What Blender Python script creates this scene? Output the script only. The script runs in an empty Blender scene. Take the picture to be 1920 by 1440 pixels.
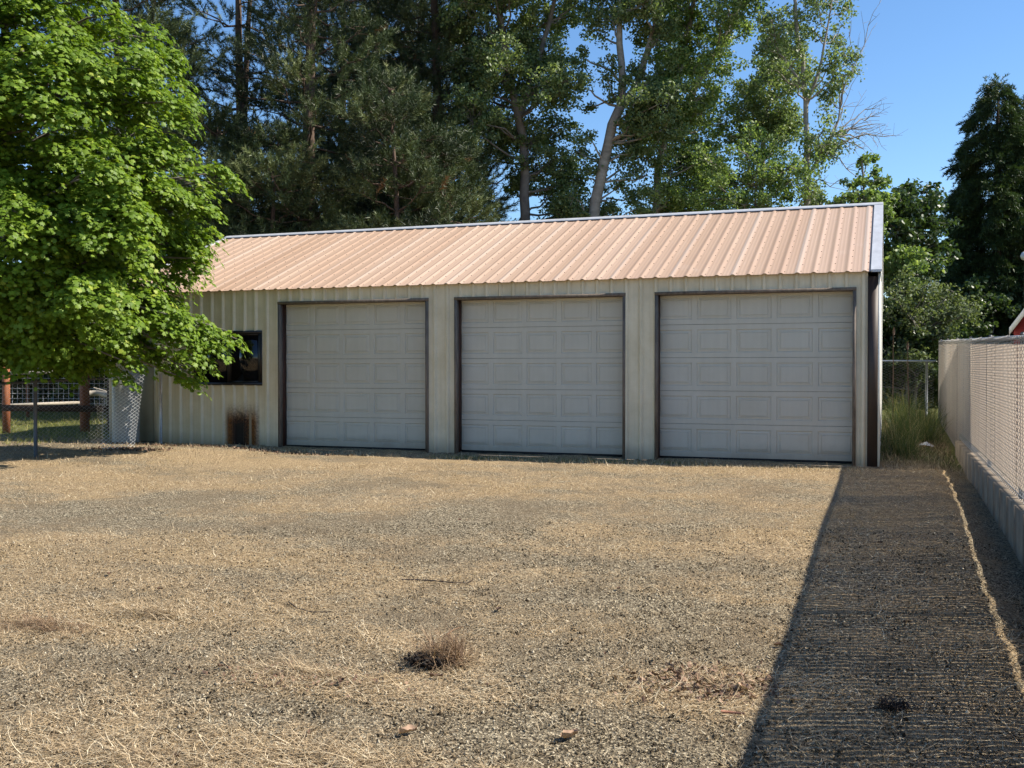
import bpy, math, random
import numpy as np
R = np.random.default_rng(7)
random.seed(7)
D2R = math.radians
S = bpy.context.scene

# ------------------------------------------------------------------ camera, sky, sun, exposure
CAM_H, FPX = 1.7, 1930.0
YAW, PIT = D2R(20), math.atan(30 / FPX)
cam = bpy.data.cameras.new('camera'); camo = bpy.data.objects.new('camera', cam)
S.collection.objects.link(camo); S.camera = camo
camo.location = (0, 0, CAM_H); camo.rotation_euler = (math.pi / 2 - PIT, 0, YAW)
cam.sensor_width = 36; cam.lens = 36 * FPX / 1920; cam.clip_start = .05; cam.clip_end = 3000

SUNV = np.array([.95, .30, 1.0]); SUNV = SUNV / np.linalg.norm(SUNV)
W = bpy.data.worlds.new('World'); S.world = W; W.use_nodes = True
wn = W.node_tree; wn.nodes.clear()
sky = wn.nodes.new('ShaderNodeTexSky'); sky.sky_type = 'NISHITA'; sky.sun_disc = False
sky.sun_elevation = math.asin(SUNV[2]); sky.sun_rotation = math.atan2(SUNV[0], SUNV[1])
sky.altitude = 300; sky.air_density = 1.0; sky.dust_density = .1; sky.ozone_density = 4.5
bg = wn.nodes.new('ShaderNodeBackground'); bg.inputs[1].default_value = .095
wo = wn.nodes.new('ShaderNodeOutputWorld')
hs_ = wn.nodes.new('ShaderNodeHueSaturation'); hs_.inputs['Saturation'].default_value = 1.10
wn.links.new(sky.outputs[0], hs_.inputs['Color']); wn.links.new(hs_.outputs[0], bg.inputs[0]); wn.links.new(bg.outputs[0], wo.inputs[0])
sl = bpy.data.lights.new('sun', 'SUN'); sl.energy = 4.6; sl.angle = D2R(.53); sl.color = (1, .93, .82)
so = bpy.data.objects.new('sun', sl); S.collection.objects.link(so); so.location = (10, 4, 14)
from mathutils import Vector
so.rotation_euler = Vector((-SUNV[0], -SUNV[1], -SUNV[2])).to_track_quat('-Z', 'Y').to_euler()
S.view_settings.view_transform = 'Standard'; S.view_settings.look = 'None'
S.view_settings.exposure = 1.0; S.view_settings.gamma = 1
S.render.engine = 'CYCLES'

# ------------------------------------------------------------------ photo pixel -> world helpers
_f = np.array([-math.sin(YAW) * math.cos(PIT), math.cos(YAW) * math.cos(PIT), -math.sin(PIT)])
_r = np.array([math.cos(YAW), math.sin(YAW), 0]); _u = np.cross(_r, _f); _C = np.array([0, 0, CAM_H])
def ray(x, y): return _f + _r * (x - 960) / FPX + _u * (720 - y) / FPX
def at(x, y, Z): return _C + ray(x, y) * Z
def onY(x, y, Y): d = ray(x, y); return _C + d * Y / d[1]
def onX(x, y, X): d = ray(x, y); return _C + d * X / d[0]
def gnd(x, y): d = ray(x, y); return _C + d * (-CAM_H / (d[2] - .021 * d[1]))

# ------------------------------------------------------------------ mesh helpers
class Geo:
    def __init__(s): s.V = []; s.F = []; s.n = 0; s.r = []
    def add(s, v, f, m=0, rnd=None):
        v = np.asarray(v, float).reshape(-1, 3)
        if not isinstance(f, list): f = [f]
        for q in f: s.F.append((np.asarray(q, np.int64) + s.n, m))
        s.V.append(v); s.n += len(v)
        s.r.append(np.full(len(v), .5) if rnd is None else (np.full(len(v), rnd) if np.isscalar(rnd) else np.asarray(rnd, float)))
        return s
    def box(s, a, b, m=0, rnd=None, rotz=0, c=None):
        x0, y0, z0 = a; x1, y1, z1 = b
        v = np.array([[x0,y0,z0],[x1,y0,z0],[x1,y1,z0],[x0,y1,z0],[x0,y0,z1],[x1,y0,z1],[x1,y1,z1],[x0,y1,z1]], float)
        return s.add(v, np.array([[0,3,2,1],[4,5,6,7],[0,1,5,4],[1,2,6,5],[2,3,7,6],[3,0,4,7]]), m, rnd)
    def tube(s, pts, rad, n=6, m=0, rnd=None, cap=True):
        p = np.asarray(pts, float); k = len(p)
        rad = np.full(k, rad) if np.isscalar(rad) else np.asarray(rad, float)
        t = np.gradient(p, axis=0); t /= np.linalg.norm(t, axis=1)[:, None] + 1e-9
        ref = np.array([0, 0, 1.]) if abs(t[:, 2]).mean() < .8 else np.array([0, 1., 0])
        a = np.cross(t, ref); a /= np.linalg.norm(a, axis=1)[:, None] + 1e-9
        b = np.cross(t, a)
        th = np.arange(n) * 2 * math.pi / n
        v = p[:, None] + rad[:, None, None] * (a[:, None] * np.cos(th)[None, :, None] + b[:, None] * np.sin(th)[None, :, None])
        i = np.arange(k - 1)[:, None] * n; j = np.arange(n)[None]; j2 = (j + 1) % n
        q = np.stack([i + j, i + j2, i + n + j2, i + n + j], -1).reshape(-1, 4)
        fs = [q]
        if cap: fs += [np.arange(n)[None], (np.arange(n)[::-1] + (k - 1) * n)[None]]
        return s.add(v.reshape(-1, 3), fs, m, rnd)
    def rings(s, ctrs, rx, ry, n=16, m=0):          # vertical lathe
        th = np.arange(n) * 2 * math.pi / n
        v = np.array([[c[0] + a * math.cos(t), c[1] + b * math.sin(t), c[2]] for c, a, b in zip(ctrs, rx, ry) for t in th])
        k = len(ctrs); i = np.arange(k - 1)[:, None] * n; j = np.arange(n)[None]; j2 = (j + 1) % n
        q = np.stack([i + j, i + j2, i + n + j2, i + n + j], -1).reshape(-1, 4)
        return s.add(v, [q, np.arange(n)[::-1][None], (np.arange(n) + (k - 1) * n)[None]], m)
    def build(s, name, mats, parent=None, smooth=False, loc=None):
        if not isinstance(mats, (list, tuple)): mats = [mats]
        me = bpy.data.meshes.new(name)
        V = np.concatenate(s.V); L = []; st = []; mi = []; tot = 0
        for q, m in s.F:
            n, k = q.shape
            L.append(q.ravel()); st.append(tot + np.arange(n) * k); tot += n * k; mi.append(np.full(n, m))
        L = np.concatenate(L); st = np.concatenate(st); mi = np.concatenate(mi)
        off = np.zeros(3)
        if loc is not None: off = np.asarray(loc, float)
        me.vertices.add(len(V)); me.vertices.foreach_set('co', (V - off).astype(np.float32).ravel())
        me.loops.add(len(L)); me.loops.foreach_set('vertex_index', L.astype(np.int32))
        me.polygons.add(len(st)); me.polygons.foreach_set('loop_start', st.astype(np.int32))
        me.polygons.foreach_set('material_index', mi.astype(np.int32))
        if smooth: me.polygons.foreach_set('use_smooth', np.ones(len(st), bool))
        at_ = me.attributes.new('rnd', 'FLOAT', 'POINT'); at_.data.foreach_set('value', np.concatenate(s.r).astype(np.float32))
        me.update(calc_edges=True); me.validate()
        for m in mats: me.materials.append(m)
        o = bpy.data.objects.new(name, me); S.collection.objects.link(o)
        if loc is not None: o.location = off
        if parent is not None: o.parent = parent
        return o

def tag(o, label=None, cat=None, group=None, kind=None):
    if label: o['label'] = label
    if cat: o['category'] = cat
    if group: o['group'] = group
    if kind: o['kind'] = kind
    return o
def thing(name, label, cat, group=None, kind=None):
    o = bpy.data.objects.new(name, None); S.collection.objects.link(o)
    o.empty_display_size = .2
    return tag(o, label, cat, group, kind)
def base(o, p):                                        # move an Empty's origin to its base, parts stay put
    p = Vector(p); o.location = p
    for c in o.children: c.location = c.location - p
def noise2(x, y, sc, seed=0):
    x = np.asarray(x, float) / sc + seed * 17.3; y = np.asarray(y, float) / sc + seed * 9.1
    xi = np.floor(x).astype(np.int64); yi = np.floor(y).astype(np.int64); fx = x - xi; fy = y - yi
    fx = fx * fx * (3 - 2 * fx); fy = fy * fy * (3 - 2 * fy)
    def h(a, b):
        n = (a * 374761393 + b * 668265263 + seed * 1442695) & 0xffffffff
        n = ((n ^ (n >> 13)) * 1274126177) & 0xffffffff
        return ((n ^ (n >> 16)) & 0xffff) / 65535.
    return (h(xi, yi) * (1 - fx) + h(xi + 1, yi) * fx) * (1 - fy) + (h(xi, yi + 1) * (1 - fx) + h(xi + 1, yi + 1) * fx) * fy
def ss(a, b, x): t = np.clip((np.asarray(x, float) - a) / (b - a), 0, 1); return t * t * (3 - 2 * t)

# ------------------------------------------------------------------ materials
def new_mat(name):
    m = bpy.data.materials.new(name); m.use_nodes = True; nt = m.node_tree; nt.nodes.clear()
    out = nt.nodes.new('ShaderNodeOutputMaterial'); return m, nt, out
def N(nt, t, **k):
    n = nt.nodes.new(t)
    for a, b in k.items():
        if a.startswith('i_'): n.inputs[a[2:].replace('_', ' ')].default_value = b
        else: setattr(n, a, b)
    return n
def ramp(nt, stops, src=None, interp='LINEAR'):
    r = nt.nodes.new('ShaderNodeValToRGB'); e = r.color_ramp.elements; r.color_ramp.interpolation = interp
    while len(e) < len(stops): e.new(.5)
    for q, (p, c) in zip(e, stops): q.position = p; q.color = (*c, 1) if len(c) == 3 else c
    if src is not None: nt.links.new(src, r.inputs[0])
    return r
def mixc(nt, fac, a, b, mode='MIX'):
    m = nt.nodes.new('ShaderNodeMix'); m.data_type = 'RGBA'; m.blend_type = mode
    for i, v in ((0, fac), (6, a), (7, b)):
        if isinstance(v, bpy.types.NodeSocket): nt.links.new(v, m.inputs[i])
        else: m.inputs[i].default_value = v if i == 0 else (*v, 1)
    return m.outputs[2]
def simple(name, col, rough=.6, metal=0, var=.12, sc=6., bump=0., bsc=60., stretch=(1, 1, 1), spec=.4):
    m, nt, out = new_mat(name)
    p = N(nt, 'ShaderNodeBsdfPrincipled'); nt.links.new(p.outputs[0], out.inputs[0])
    g = N(nt, 'ShaderNodeNewGeometry'); mp = N(nt, 'ShaderNodeMapping'); mp.inputs['Scale'].default_value = stretch
    nt.links.new(g.outputs['Position'], mp.inputs[0])
    n = N(nt, 'ShaderNodeTexNoise'); n.inputs['Scale'].default_value = sc; n.inputs['Detail'].default_value = 6; n.inputs['Roughness'].default_value = .65
    nt.links.new(mp.outputs[0], n.inputs[0])
    c = np.array(col)
    r = ramp(nt, [(.25, tuple(c * (1 - var))), (.75, tuple(np.clip(c * (1 + var), 0, 1)))], n.outputs[0])
    nt.links.new(r.outputs[0], p.inputs['Base Color'])
    p.inputs['Roughness'].default_value = rough; p.inputs['Metallic'].default_value = metal; p.inputs['Specular IOR Level'].default_value = spec
    if bump:
        n2 = N(nt, 'ShaderNodeTexNoise'); n2.inputs['Scale'].default_value = bsc; n2.inputs['Detail'].default_value = 4
        nt.links.new(mp.outputs[0], n2.inputs[0])
        b = N(nt, 'ShaderNodeBump'); b.inputs['Strength'].default_value = bump; b.inputs['Distance'].default_value = .01
        nt.links.new(n2.outputs[0], b.inputs['Height']); nt.links.new(b.outputs[0], p.inputs['Normal'])
    return m
def leafmat(name, stops, rough=.45, trans=.35, tcol=1.5, spec=.4):
    m, nt, out = new_mat(name)
    a = N(nt, 'ShaderNodeAttribute', attribute_name='rnd')
    r = ramp(nt, stops, a.outputs['Fac'])
    p = N(nt, 'ShaderNodeBsdfPrincipled'); p.inputs['Roughness'].default_value = rough; p.inputs['Specular IOR Level'].default_value = spec
    nt.links.new(r.outputs[0], p.inputs['Base Color'])
    if trans <= 0: nt.links.new(p.outputs[0], out.inputs[0]); return m
    t = N(nt, 'ShaderNodeBsdfTranslucent')
    tc = mixc(nt, 1., r.outputs[0], (tcol, tcol * 1.05, tcol * .5), 'MULTIPLY'); nt.links.new(tc, t.inputs[0])
    mx = N(nt, 'ShaderNodeMixShader'); mx.inputs[0].default_value = trans
    nt.links.new(p.outputs[0], mx.inputs[1]); nt.links.new(t.outputs[0], mx.inputs[2]); nt.links.new(mx.outputs[0], out.inputs[0])
    return m

M = {}
M['door'] = None
def paint_mat(name, c1, c2, streak=.5, rough=.45, rust=False):
    m, nt, out = new_mat(name)
    p = N(nt, 'ShaderNodeBsdfPrincipled'); nt.links.new(p.outputs[0], out.inputs[0]); p.inputs['Roughness'].default_value = rough
    g = N(nt, 'ShaderNodeNewGeometry')
    mp = N(nt, 'ShaderNodeMapping'); mp.inputs['Scale'].default_value = (14, 14, .7); nt.links.new(g.outputs['Position'], mp.inputs[0])
    n = N(nt, 'ShaderNodeTexNoise', i_Scale=1.); n.inputs['Detail'].default_value = 5; nt.links.new(mp.outputs[0], n.inputs[0])
    n2 = N(nt, 'ShaderNodeTexNoise', i_Scale=1.7); n2.inputs['Detail'].default_value = 8; n2.inputs['Roughness'].default_value = .7; nt.links.new(g.outputs['Position'], n2.inputs[0])
    r = ramp(nt, [(.3, (0, 0, 0)), (.7, (1, 1, 1))], n.outputs[0])
    c = mixc(nt, r.outputs[0], c1, c2)
    r2 = ramp(nt, [(.35, (.82, .8, .74)), (.6, (1, 1, 1))], n2.outputs[0])
    c = mixc(nt, streak, c, r2.outputs[0], 'MULTIPLY')
    # splash dirt just above the ground
    sep = N(nt, 'ShaderNodeSeparateXYZ'); nt.links.new(g.outputs['Position'], sep.inputs[0])
    ad = N(nt, 'ShaderNodeMath', operation='MULTIPLY_ADD'); nt.links.new(n2.outputs[0], ad.inputs[0]); ad.inputs[1].default_value = -.5; nt.links.new(sep.outputs[2], ad.inputs[2])
    r3 = ramp(nt, [(.06, (1, 1, 1)), (.32, (0, 0, 0))], ad.outputs[0])
    mul = N(nt, 'ShaderNodeMath', operation='MULTIPLY'); nt.links.new(r3.outputs[0], mul.inputs[0]); mul.inputs[1].default_value = .55
    c = mixc(nt, mul.outputs[0], c, (.16, .12, .08))
    if rust:
        def sm(src, a, b):
            q = N(nt, 'ShaderNodeMapRange'); q.interpolation_type = 'SMOOTHSTEP'; nt.links.new(src, q.inputs[0])
            q.inputs[1].default_value = a; q.inputs[2].default_value = b; return q.outputs[0]
        def mulv(*a):
            cur = a[0]
            for b in a[1:]:
                k = N(nt, 'ShaderNodeMath', operation='MULTIPLY'); nt.links.new(cur, k.inputs[0])
                if isinstance(b, float): k.inputs[1].default_value = b
                else: nt.links.new(b, k.inputs[1])
                cur = k.outputs[0]
            return cur
        n3 = N(nt, 'ShaderNodeTexNoise', i_Scale=26.); n3.inputs['Detail'].default_value = 8; n3.inputs['Roughness'].default_value = .8; nt.links.new(g.outputs['Position'], n3.inputs[0])
        def wob(src, amt):
            k = N(nt, 'ShaderNodeMath', operation='MULTIPLY_ADD'); nt.links.new(n3.outputs[0], k.inputs[0]); k.inputs[1].default_value = amt; nt.links.new(src, k.inputs[2]); return k.outputs[0]
        X, Z = sep.outputs[0], sep.outputs[2]
        xw, zw = wob(X, .10), wob(Z, .34)
        # rust field and the scorched black core
        def rect(x0, x1, zt, sx, sz): return mulv(sm(xw, x0 - sx, x0 + sx), sm(xw, x1 + sx, x1 - sx), sm(zw, zt + sz, zt - sz))
        rf = rect(-10.95, -10.28, 1.12, .06, .20)
        rfine = ramp(nt, [(.40, (0, 0, 0)), (.62, (1, 1, 1))], n3.outputs[0])
        ru = mixc(nt, rfine.outputs[0], (.05, .017, .004), (.26, .095, .017))
        c = mixc(nt, rf, c, ru)
        core = rect(-10.80, -10.50, 1.00, .085, .16)
        c = mixc(nt, core, c, (.004, .003, .003))
        ribc = mulv(sm(X, -10.525, -10.515), sm(X, -10.465, -10.475)) # rib that kept its paint
        c = mixc(nt, mulv(ribc, rf, .75), c, (.33, .27, .18))
    nt.links.new(c, p.inputs['Base Color']); p.inputs['Specular IOR Level'].default_value = .2
    return m
M['wall'] = paint_mat('cream_wall_metal', (.61, .54, .395), (.70, .63, .475), .8, .42, rust=True)
M['door'] = paint_mat('grey_door_paint', (.50, .475, .405), (.53, .505, .43), .35, .55)
M['sidedoor'] = simple('olive_door_paint', (.30, .28, .20), .5, var=.1)
M['trimwhite'] = simple('white_trim', (.72, .72, .66), .4, var=.06)
M['brown'] = simple('brown_trim', (.045, .03, .024), .5, var=.2, sc=3)
M['galv'] = simple('galvanised_trim', (.46, .47, .49), .45, .12, var=.16, sc=9, stretch=(1, .3, 1))
M['wood_dark'] = simple('weathered_frame_wood', (.15, .12, .095), .85, var=.5, sc=5, bump=.4, bsc=30, stretch=(4, 4, .8))
M['reveal'] = simple('dark_red_steel', (.05, .018, .012), .6, var=.5, sc=4)
M['dark'] = simple('black_rubber', (.015, .015, .015), .8)
M['inside'] = simple('dark_interior', (.03, .03, .03), .9)
M['winframe'] = simple('dark_bronze_frame', (.012, .010, .009), .4, var=.2)
M['wire'] = simple('galvanised_wire', (.55, .56, .56), .42, .6, var=.15, sc=30)
M['pipe_dark'] = simple('weathered_grey_pipe', (.10, .10, .10), .5, .3, var=.2, sc=14)
M['pipe'] = simple('galvanised_pipe', (.34, .36, .38), .45, .6, var=.2, sc=14)
M['concrete'] = None
M['red'] = simple('red_barn_paint', (.30, .028, .022), .6, var=.12)
M['shingle'] = simple('grey_roofing', (.14, .14, .14), .9, var=.2)
M['cedar'] = simple('orange_cedar', (.24, .085, .035), .75, var=.4, sc=5, bump=.3, stretch=(4, 4, .6))
M['cedar_dark'] = simple('aged_fence_wood', (.05, .028, .018), .8, var=.4, sc=5, bump=.3, stretch=(4, 4, .6))
M['palewood'] = simple('sun_bleached_board', (.36, .32, .26), .8, var=.3, sc=5, stretch=(.5, .5, 3))
M['tank'] = simple('shaded_white_enamel', (.30, .31, .30), .4, var=.1)  # white tank greyed, the maple's shade is put into its colour
M['wire_mid'] = simple('grey_mesh_wire', (.40, .38, .35), .5, .2, var=.15, sc=30)
M['wire_bright'] = simple('sunlit_wire', (.72, .72, .70), .5, .1, var=.1)  # galvanised wire lightened, sunlight on the loose mesh painted into the colour
M['bark_pine'] = simple('pine_bark', (.11, .075, .055), .95, var=.5, sc=6, bump=.8, bsc=9, stretch=(3, 3, .8))
M['bark_pale'] = simple('pale_cottonwood_bark', (.27, .245, .205), .85, var=.45, sc=3, bump=.5, bsc=8, stretch=(1, 1, 2.5))
M['bark_grey'] = simple('grey_bark', (.17, .15, .13), .9, var=.4, sc=5, bump=.5, bsc=10)
M['stick'] = simple('dark_twig_bark', (.045, .032, .025), .9, var=.3, sc=20)
M['barkstick'] = simple('reddish_bark', (.30, .14, .09), .85, var=.3, sc=20)
M['clod'] = simple('dark_rootball_soil', (.022, .016, .012), .95, var=.5, sc=30, bump=1, bsc=80)
M['paper'] = simple('pale_plastic_scrap', (.62, .62, .60), .6, var=.1)
M['bulb'] = simple('white_globe', (.8, .8, .78), .3, var=.02)

def roofmat():
    m, nt, out = new_mat('faded_tan_roof_metal')
    p = N(nt, 'ShaderNodeBsdfPrincipled'); nt.links.new(p.outputs[0], out.inputs[0]); p.inputs['Roughness'].default_value = .42
    g = N(nt, 'ShaderNodeNewGeometry')
    mp = N(nt, 'ShaderNodeMapping'); mp.inputs['Scale'].default_value = (9, .5, .5); nt.links.new(g.outputs['Position'], mp.inputs[0])
    n = N(nt, 'ShaderNodeTexNoise', i_Scale=1.); n.inputs['Detail'].default_value = 6; nt.links.new(mp.outputs[0], n.inputs[0])
    mp2 = N(nt, 'ShaderNodeMapping'); mp2.inputs['Scale'].default_value = (1.1, .01, .01); nt.links.new(g.outputs['Position'], mp2.inputs[0])
    w = N(nt, 'ShaderNodeTexNoise', i_Scale=1.); w.inputs['Detail'].default_value = 1; nt.links.new(mp2.outputs[0], w.inputs[0])
    c = ramp(nt, [(.3, (.50, .35, .25)), (.55, (.52, .365, .26)), (.75, (.545, .395, .29))], n.outputs[0]).outputs[0]
    r = ramp(nt, [(.40, (.93, .90, .87)), (.60, (1, 1, 1))], w.outputs[0])
    c = mixc(nt, 1., c, r.outputs[0], 'MULTIPLY')
    n2 = N(nt, 'ShaderNodeTexNoise', i_Scale=1.3); n2.inputs['Detail'].default_value = 9; n2.inputs['Roughness'].default_value = .7; nt.links.new(g.outputs['Position'], n2.inputs[0])
    sx = N(nt, 'ShaderNodeSeparateXYZ'); nt.links.new(g.outputs['Position'], sx.inputs[0])
    fl = N(nt, 'ShaderNodeMath', operation='MULTIPLY_ADD'); nt.links.new(sx.outputs[0], fl.inputs[0]); fl.inputs[1].default_value = 1 / .9144; fl.inputs[2].default_value = .37
    f3 = N(nt, 'ShaderNodeMath', operation='FLOOR'); nt.links.new(fl.outputs[0], f3.inputs[0])
    wnz = N(nt, 'ShaderNodeTexWhiteNoise', noise_dimensions='1D'); nt.links.new(f3.outputs[0], wnz.inputs['W'])
    c = mixc(nt, 1., c, ramp(nt, [(0, (.90, .88, .86)), (1, (1.06, 1.07, 1.09))], wnz.outputs['Value']).outputs[0], 'MULTIPLY')
    fr_ = N(nt, 'ShaderNodeMath', operation='FRACT'); nt.links.new(fl.outputs[0], fr_.inputs[0])
    c = mixc(nt, ramp(nt, [(0, (.45, .45, .45)), (.10, (0, 0, 0))], fr_.outputs[0]).outputs[0], c, (.60, .54, .48))
    f = ramp(nt, [(.60, (0, 0, 0)), (.80, (.3, .3, .3))], n2.outputs[0])
    c = mixc(nt, f.outputs[0], c, (.58, .50, .42))
    nt.links.new(c, p.inputs['Base Color'])
    return m
M['roof'] = roofmat()
def concmat():
    m, nt, out = new_mat('board_formed_concrete')
    p = N(nt, 'ShaderNodeBsdfPrincipled'); nt.links.new(p.outputs[0], out.inputs[0]); p.inputs['Roughness'].default_value = .9
    g = N(nt, 'ShaderNodeNewGeometry')
    n = N(nt, 'ShaderNodeTexNoise', i_Scale=5.); n.inputs['Detail'].default_value = 9; n.inputs['Roughness'].default_value = .7; nt.links.new(g.outputs['Position'], n.inputs[0])
    mp = N(nt, 'ShaderNodeMapping'); mp.inputs['Scale'].default_value = (1, 5, .5); nt.links.new(g.outputs['Position'], mp.inputs[0])
    n2 = N(nt, 'ShaderNodeTexNoise', i_Scale=1.); n2.inputs['Detail'].default_value = 3; nt.links.new(mp.outputs[0], n2.inputs[0])
    c = ramp(nt, [(.3, (.20, .155, .11)), (.7, (.34, .275, .205))], n.outputs[0]).outputs[0]
    r = ramp(nt, [(.35, (.6, .58, .55)), (.6, (1, 1, 1))], n2.outputs[0])
    c = mixc(nt, .45, c, r.outputs[0], 'MULTIPLY'); nt.links.new(c, p.inputs['Base Color']); p.inputs['Specular IOR Level'].default_value = .15
    b = N(nt, 'ShaderNodeBump'); b.inputs['Strength'].default_value = .4; b.inputs['Distance'].default_value = .01; nt.links.new(n.outputs[0], b.inputs['Height']); nt.links.new(b.outputs[0], p.inputs['Normal'])
    return m
M['concrete'] = concmat()
def slatmat():
    m, nt, out = new_mat('beige_privacy_slat')
    a = N(nt, 'ShaderNodeAttribute', attribute_name='rnd')
    r = ramp(nt, [(0, (.57, .455, .355)), (1, (.68, .56, .445))], a.outputs['Fac'])
    p = N(nt, 'ShaderNodeBsdfDiffuse'); t = N(nt, 'ShaderNodeBsdfTranslucent')
    nt.links.new(r.outputs[0], p.inputs[0]); nt.links.new(r.outputs[0], t.inputs[0])
    mx = N(nt, 'ShaderNodeMixShader'); mx.inputs[0].default_value = .52
    nt.links.new(p.outputs[0], mx.inputs[1]); nt.links.new(t.outputs[0], mx.inputs[2]); nt.links.new(mx.outputs[0], out.inputs[0])
    return m
M['slat'] = slatmat()
def glassmat():
    m, nt, out = new_mat('dark_window_glass')
    p = N(nt, 'ShaderNodeBsdfPrincipled'); nt.links.new(p.outputs[0], out.inputs[0])
    p.inputs['Base Color'].default_value = (.006, .006, .007, 1); p.inputs['Roughness'].default_value = .03; p.inputs['IOR'].default_value = 1.5
    return m
M['glass'] = glassmat()
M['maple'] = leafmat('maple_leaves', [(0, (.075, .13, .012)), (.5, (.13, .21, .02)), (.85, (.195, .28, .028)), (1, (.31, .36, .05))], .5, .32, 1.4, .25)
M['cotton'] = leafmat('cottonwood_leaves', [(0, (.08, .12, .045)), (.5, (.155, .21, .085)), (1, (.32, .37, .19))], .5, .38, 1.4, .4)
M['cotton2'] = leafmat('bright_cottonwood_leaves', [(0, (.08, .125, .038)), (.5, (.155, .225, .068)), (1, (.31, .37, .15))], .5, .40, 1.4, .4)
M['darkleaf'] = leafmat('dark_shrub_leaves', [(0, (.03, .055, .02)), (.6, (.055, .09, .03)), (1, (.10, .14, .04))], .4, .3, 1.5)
M['lilac'] = leafmat('grey_green_lilac_leaves', [(0, (.08, .11, .05)), (.6, (.15, .185, .085)), (1, (.26, .29, .16))], .55, .3, 1.4, .25)
M['spruce'] = leafmat('dark_spruce_needles', [(0, (.025, .045, .018)), (.7, (.055, .09, .028)), (1, (.12, .16, .04))], .55, .15, 1.4)
M['pine'] = leafmat('pine_needles', [(0, (.02, .033, .012)), (.45, (.056, .084, .028)), (.92, (.20, .235, .09)), (1, (.22, .12, .05))], .5, .06, 1.4)
M['grassgreen'] = leafmat('green_grass_blades', [(0, (.05, .085, .02)), (.6, (.11, .15, .035)), (1, (.30, .27, .10))], .6, .35, 1.4)
M['tallgrass'] = leafmat('tall_grass_blades', [(0, (.035, .06, .018)), (.7, (.075, .11, .03)), (.85, (.16, .16, .06)), (1, (.40, .32, .17))], .6, .3, 1.4)
M['lawn'] = leafmat('dry_green_lawn_blades', [(0, (.12, .15, .03)), (.5, (.24, .24, .07)), (1, (.42, .35, .16))], .7, .3, 1.3)
M['straw'] = leafmat('dry_straw_blades', [(0, (.05, .033, .02)), (.30, (.21, .147, .086)), (.6, (.48, .36, .22)), (.85, (.70, .56, .365)), (1, (.84, .73, .52))], .75, .12, 1.1, .12)
M['strawred'] = leafmat('reddish_dead_stems', [(0, (.06, .035, .02)), (.5, (.20, .12, .065)), (1, (.42, .29, .17))], .7, .1, 1.1)
M['pebble'] = leafmat('gravel_pebbles', [(0, (.025, .019, .013)), (.5, (.14, .112, .072)), (.9, (.32, .27, .19)), (1, (.60, .52, .38))], .95, 0, 1, .05)
M['deadleaf'] = leafmat('brown_dead_leaf', [(0, (.05, .028, .02)), (.5, (.16, .09, .055)), (1, (.36, .24, .16))], .8, .1, 1.1)

# ------------------------------------------------------------------ ground
BUMPS = [  # straw drifts (photo px, width, depth, amount)
 (60,1175,.9,.25,.9),(270,1155,.7,.2,1.),(560,1270,.8,.22,.9),(840,1250,.45,.3,.5),(1330,1300,.45,.35,.9),(1100,1180,.9,.5,.3),
 (250,1400,1.,.4,.8),(600,1410,.7,.3,.6),(880,1330,.7,.3,.4),(160,900,3.,.8,.9),(500,870,3.,.5,.8),(1050,875,2.5,.5,.7),(1400,890,1.5,.6,.6),
 (1500,1000,.8,1.2,.4),(700,1200,.8,.4,.4),(100,1030,1.5,.6,.4),
 (1060,1400,.55,.3,-1.),(1230,1400,.4,.2,-.6),(780,990,1.8,.8,-.5),(250,980,1.6,.7,-.5),(1000,945,1.,.3,-.3),(1300,1140,.6,.6,-.2),(300,1240,.9,.15,-.6)]
BW = [(gnd(a, b)[:2], w, d, s) for a, b, w, d, s in BUMPS]
def straw_amt(x, y):
    s = .46 + .50 * (noise2(x, y, 1.3, 3) - .5) + .5 * (noise2(x * .5, y, .42, 4) - .5) + .35 * (noise2(x, y, .14, 5) - .5)
    for (c, w, d, a) in BW: s = s + a * .55 * np.exp(-((x - c[0]) / w) ** 2 - ((y - c[1]) / d) ** 2)
    return np.clip(s, 0, 1)
def gz(x, y):
    x = np.asarray(x, float); y = np.asarray(y, float)
    z = .021 * np.clip(y, -20, 30)
    z = z + .05 * (noise2(x, y, 2.6, 1) - .5) * ss(15.3, 13.5, y) + .02 * (noise2(x, y, .7, 2) - .5)
    z = z + .035 * (noise2(x, y, .30, 9) - .5) * ss(.3, .6, x) * ss(1.0, .85, x)
    z = z - .09 * ss(.55, .95, x) * ss(30, 14, y)
    z = z + .07 * ss(-9.2, -10.4, x) * ss(17, 14, y)                       # low berm by the gate
    z = z - .03 * ss(14.4, 15.2, y) * ss(15.45, 15.3, y)
    return z
def axis_lines(segs):
    o = []
    for a, b, st in segs: o += list(np.arange(a, b, st))
    o.append(segs[-1][1]); return np.array(o)
gx = axis_lines([(-900, -100, 100), (-100, -30, 10), (-30, -14, .8), (-14, -6, .09), (-6, 1.4, .045), (1.4, 4, .25), (4, 30, 2), (30, 100, 10), (100, 900, 100)])
gy = axis_lines([(-900, -100, 100), (-100, -10, 10), (-10, 2.5, .8), (2.5, 9, .04), (9, 15.6, .075), (15.6, 30, .4), (30, 100, 5), (100, 1500, 100)])
GX, GY = np.meshgrid(gx, gy, indexing='ij')
GZ = gz(GX, GY); near = (GX > -14) & (GX < 1.5) & (GY > 2) & (GY < 16)
GZ = GZ + near * (.012 * (noise2(GX, GY, .12, 6) - .5) + .010 * (noise2(GX, GY, .05, 8) - .5))
nx, ny = GX.shape
ii = (np.arange(nx - 1)[:, None] * ny + np.arange(ny - 1)[None]).ravel()
g = Geo(); g.add(np.stack([GX, GY, GZ], -1).reshape(-1, 3), np.stack([ii, ii + ny, ii + ny + 1, ii + 1], -1), 0, straw_amt(GX, GY).ravel())
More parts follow.
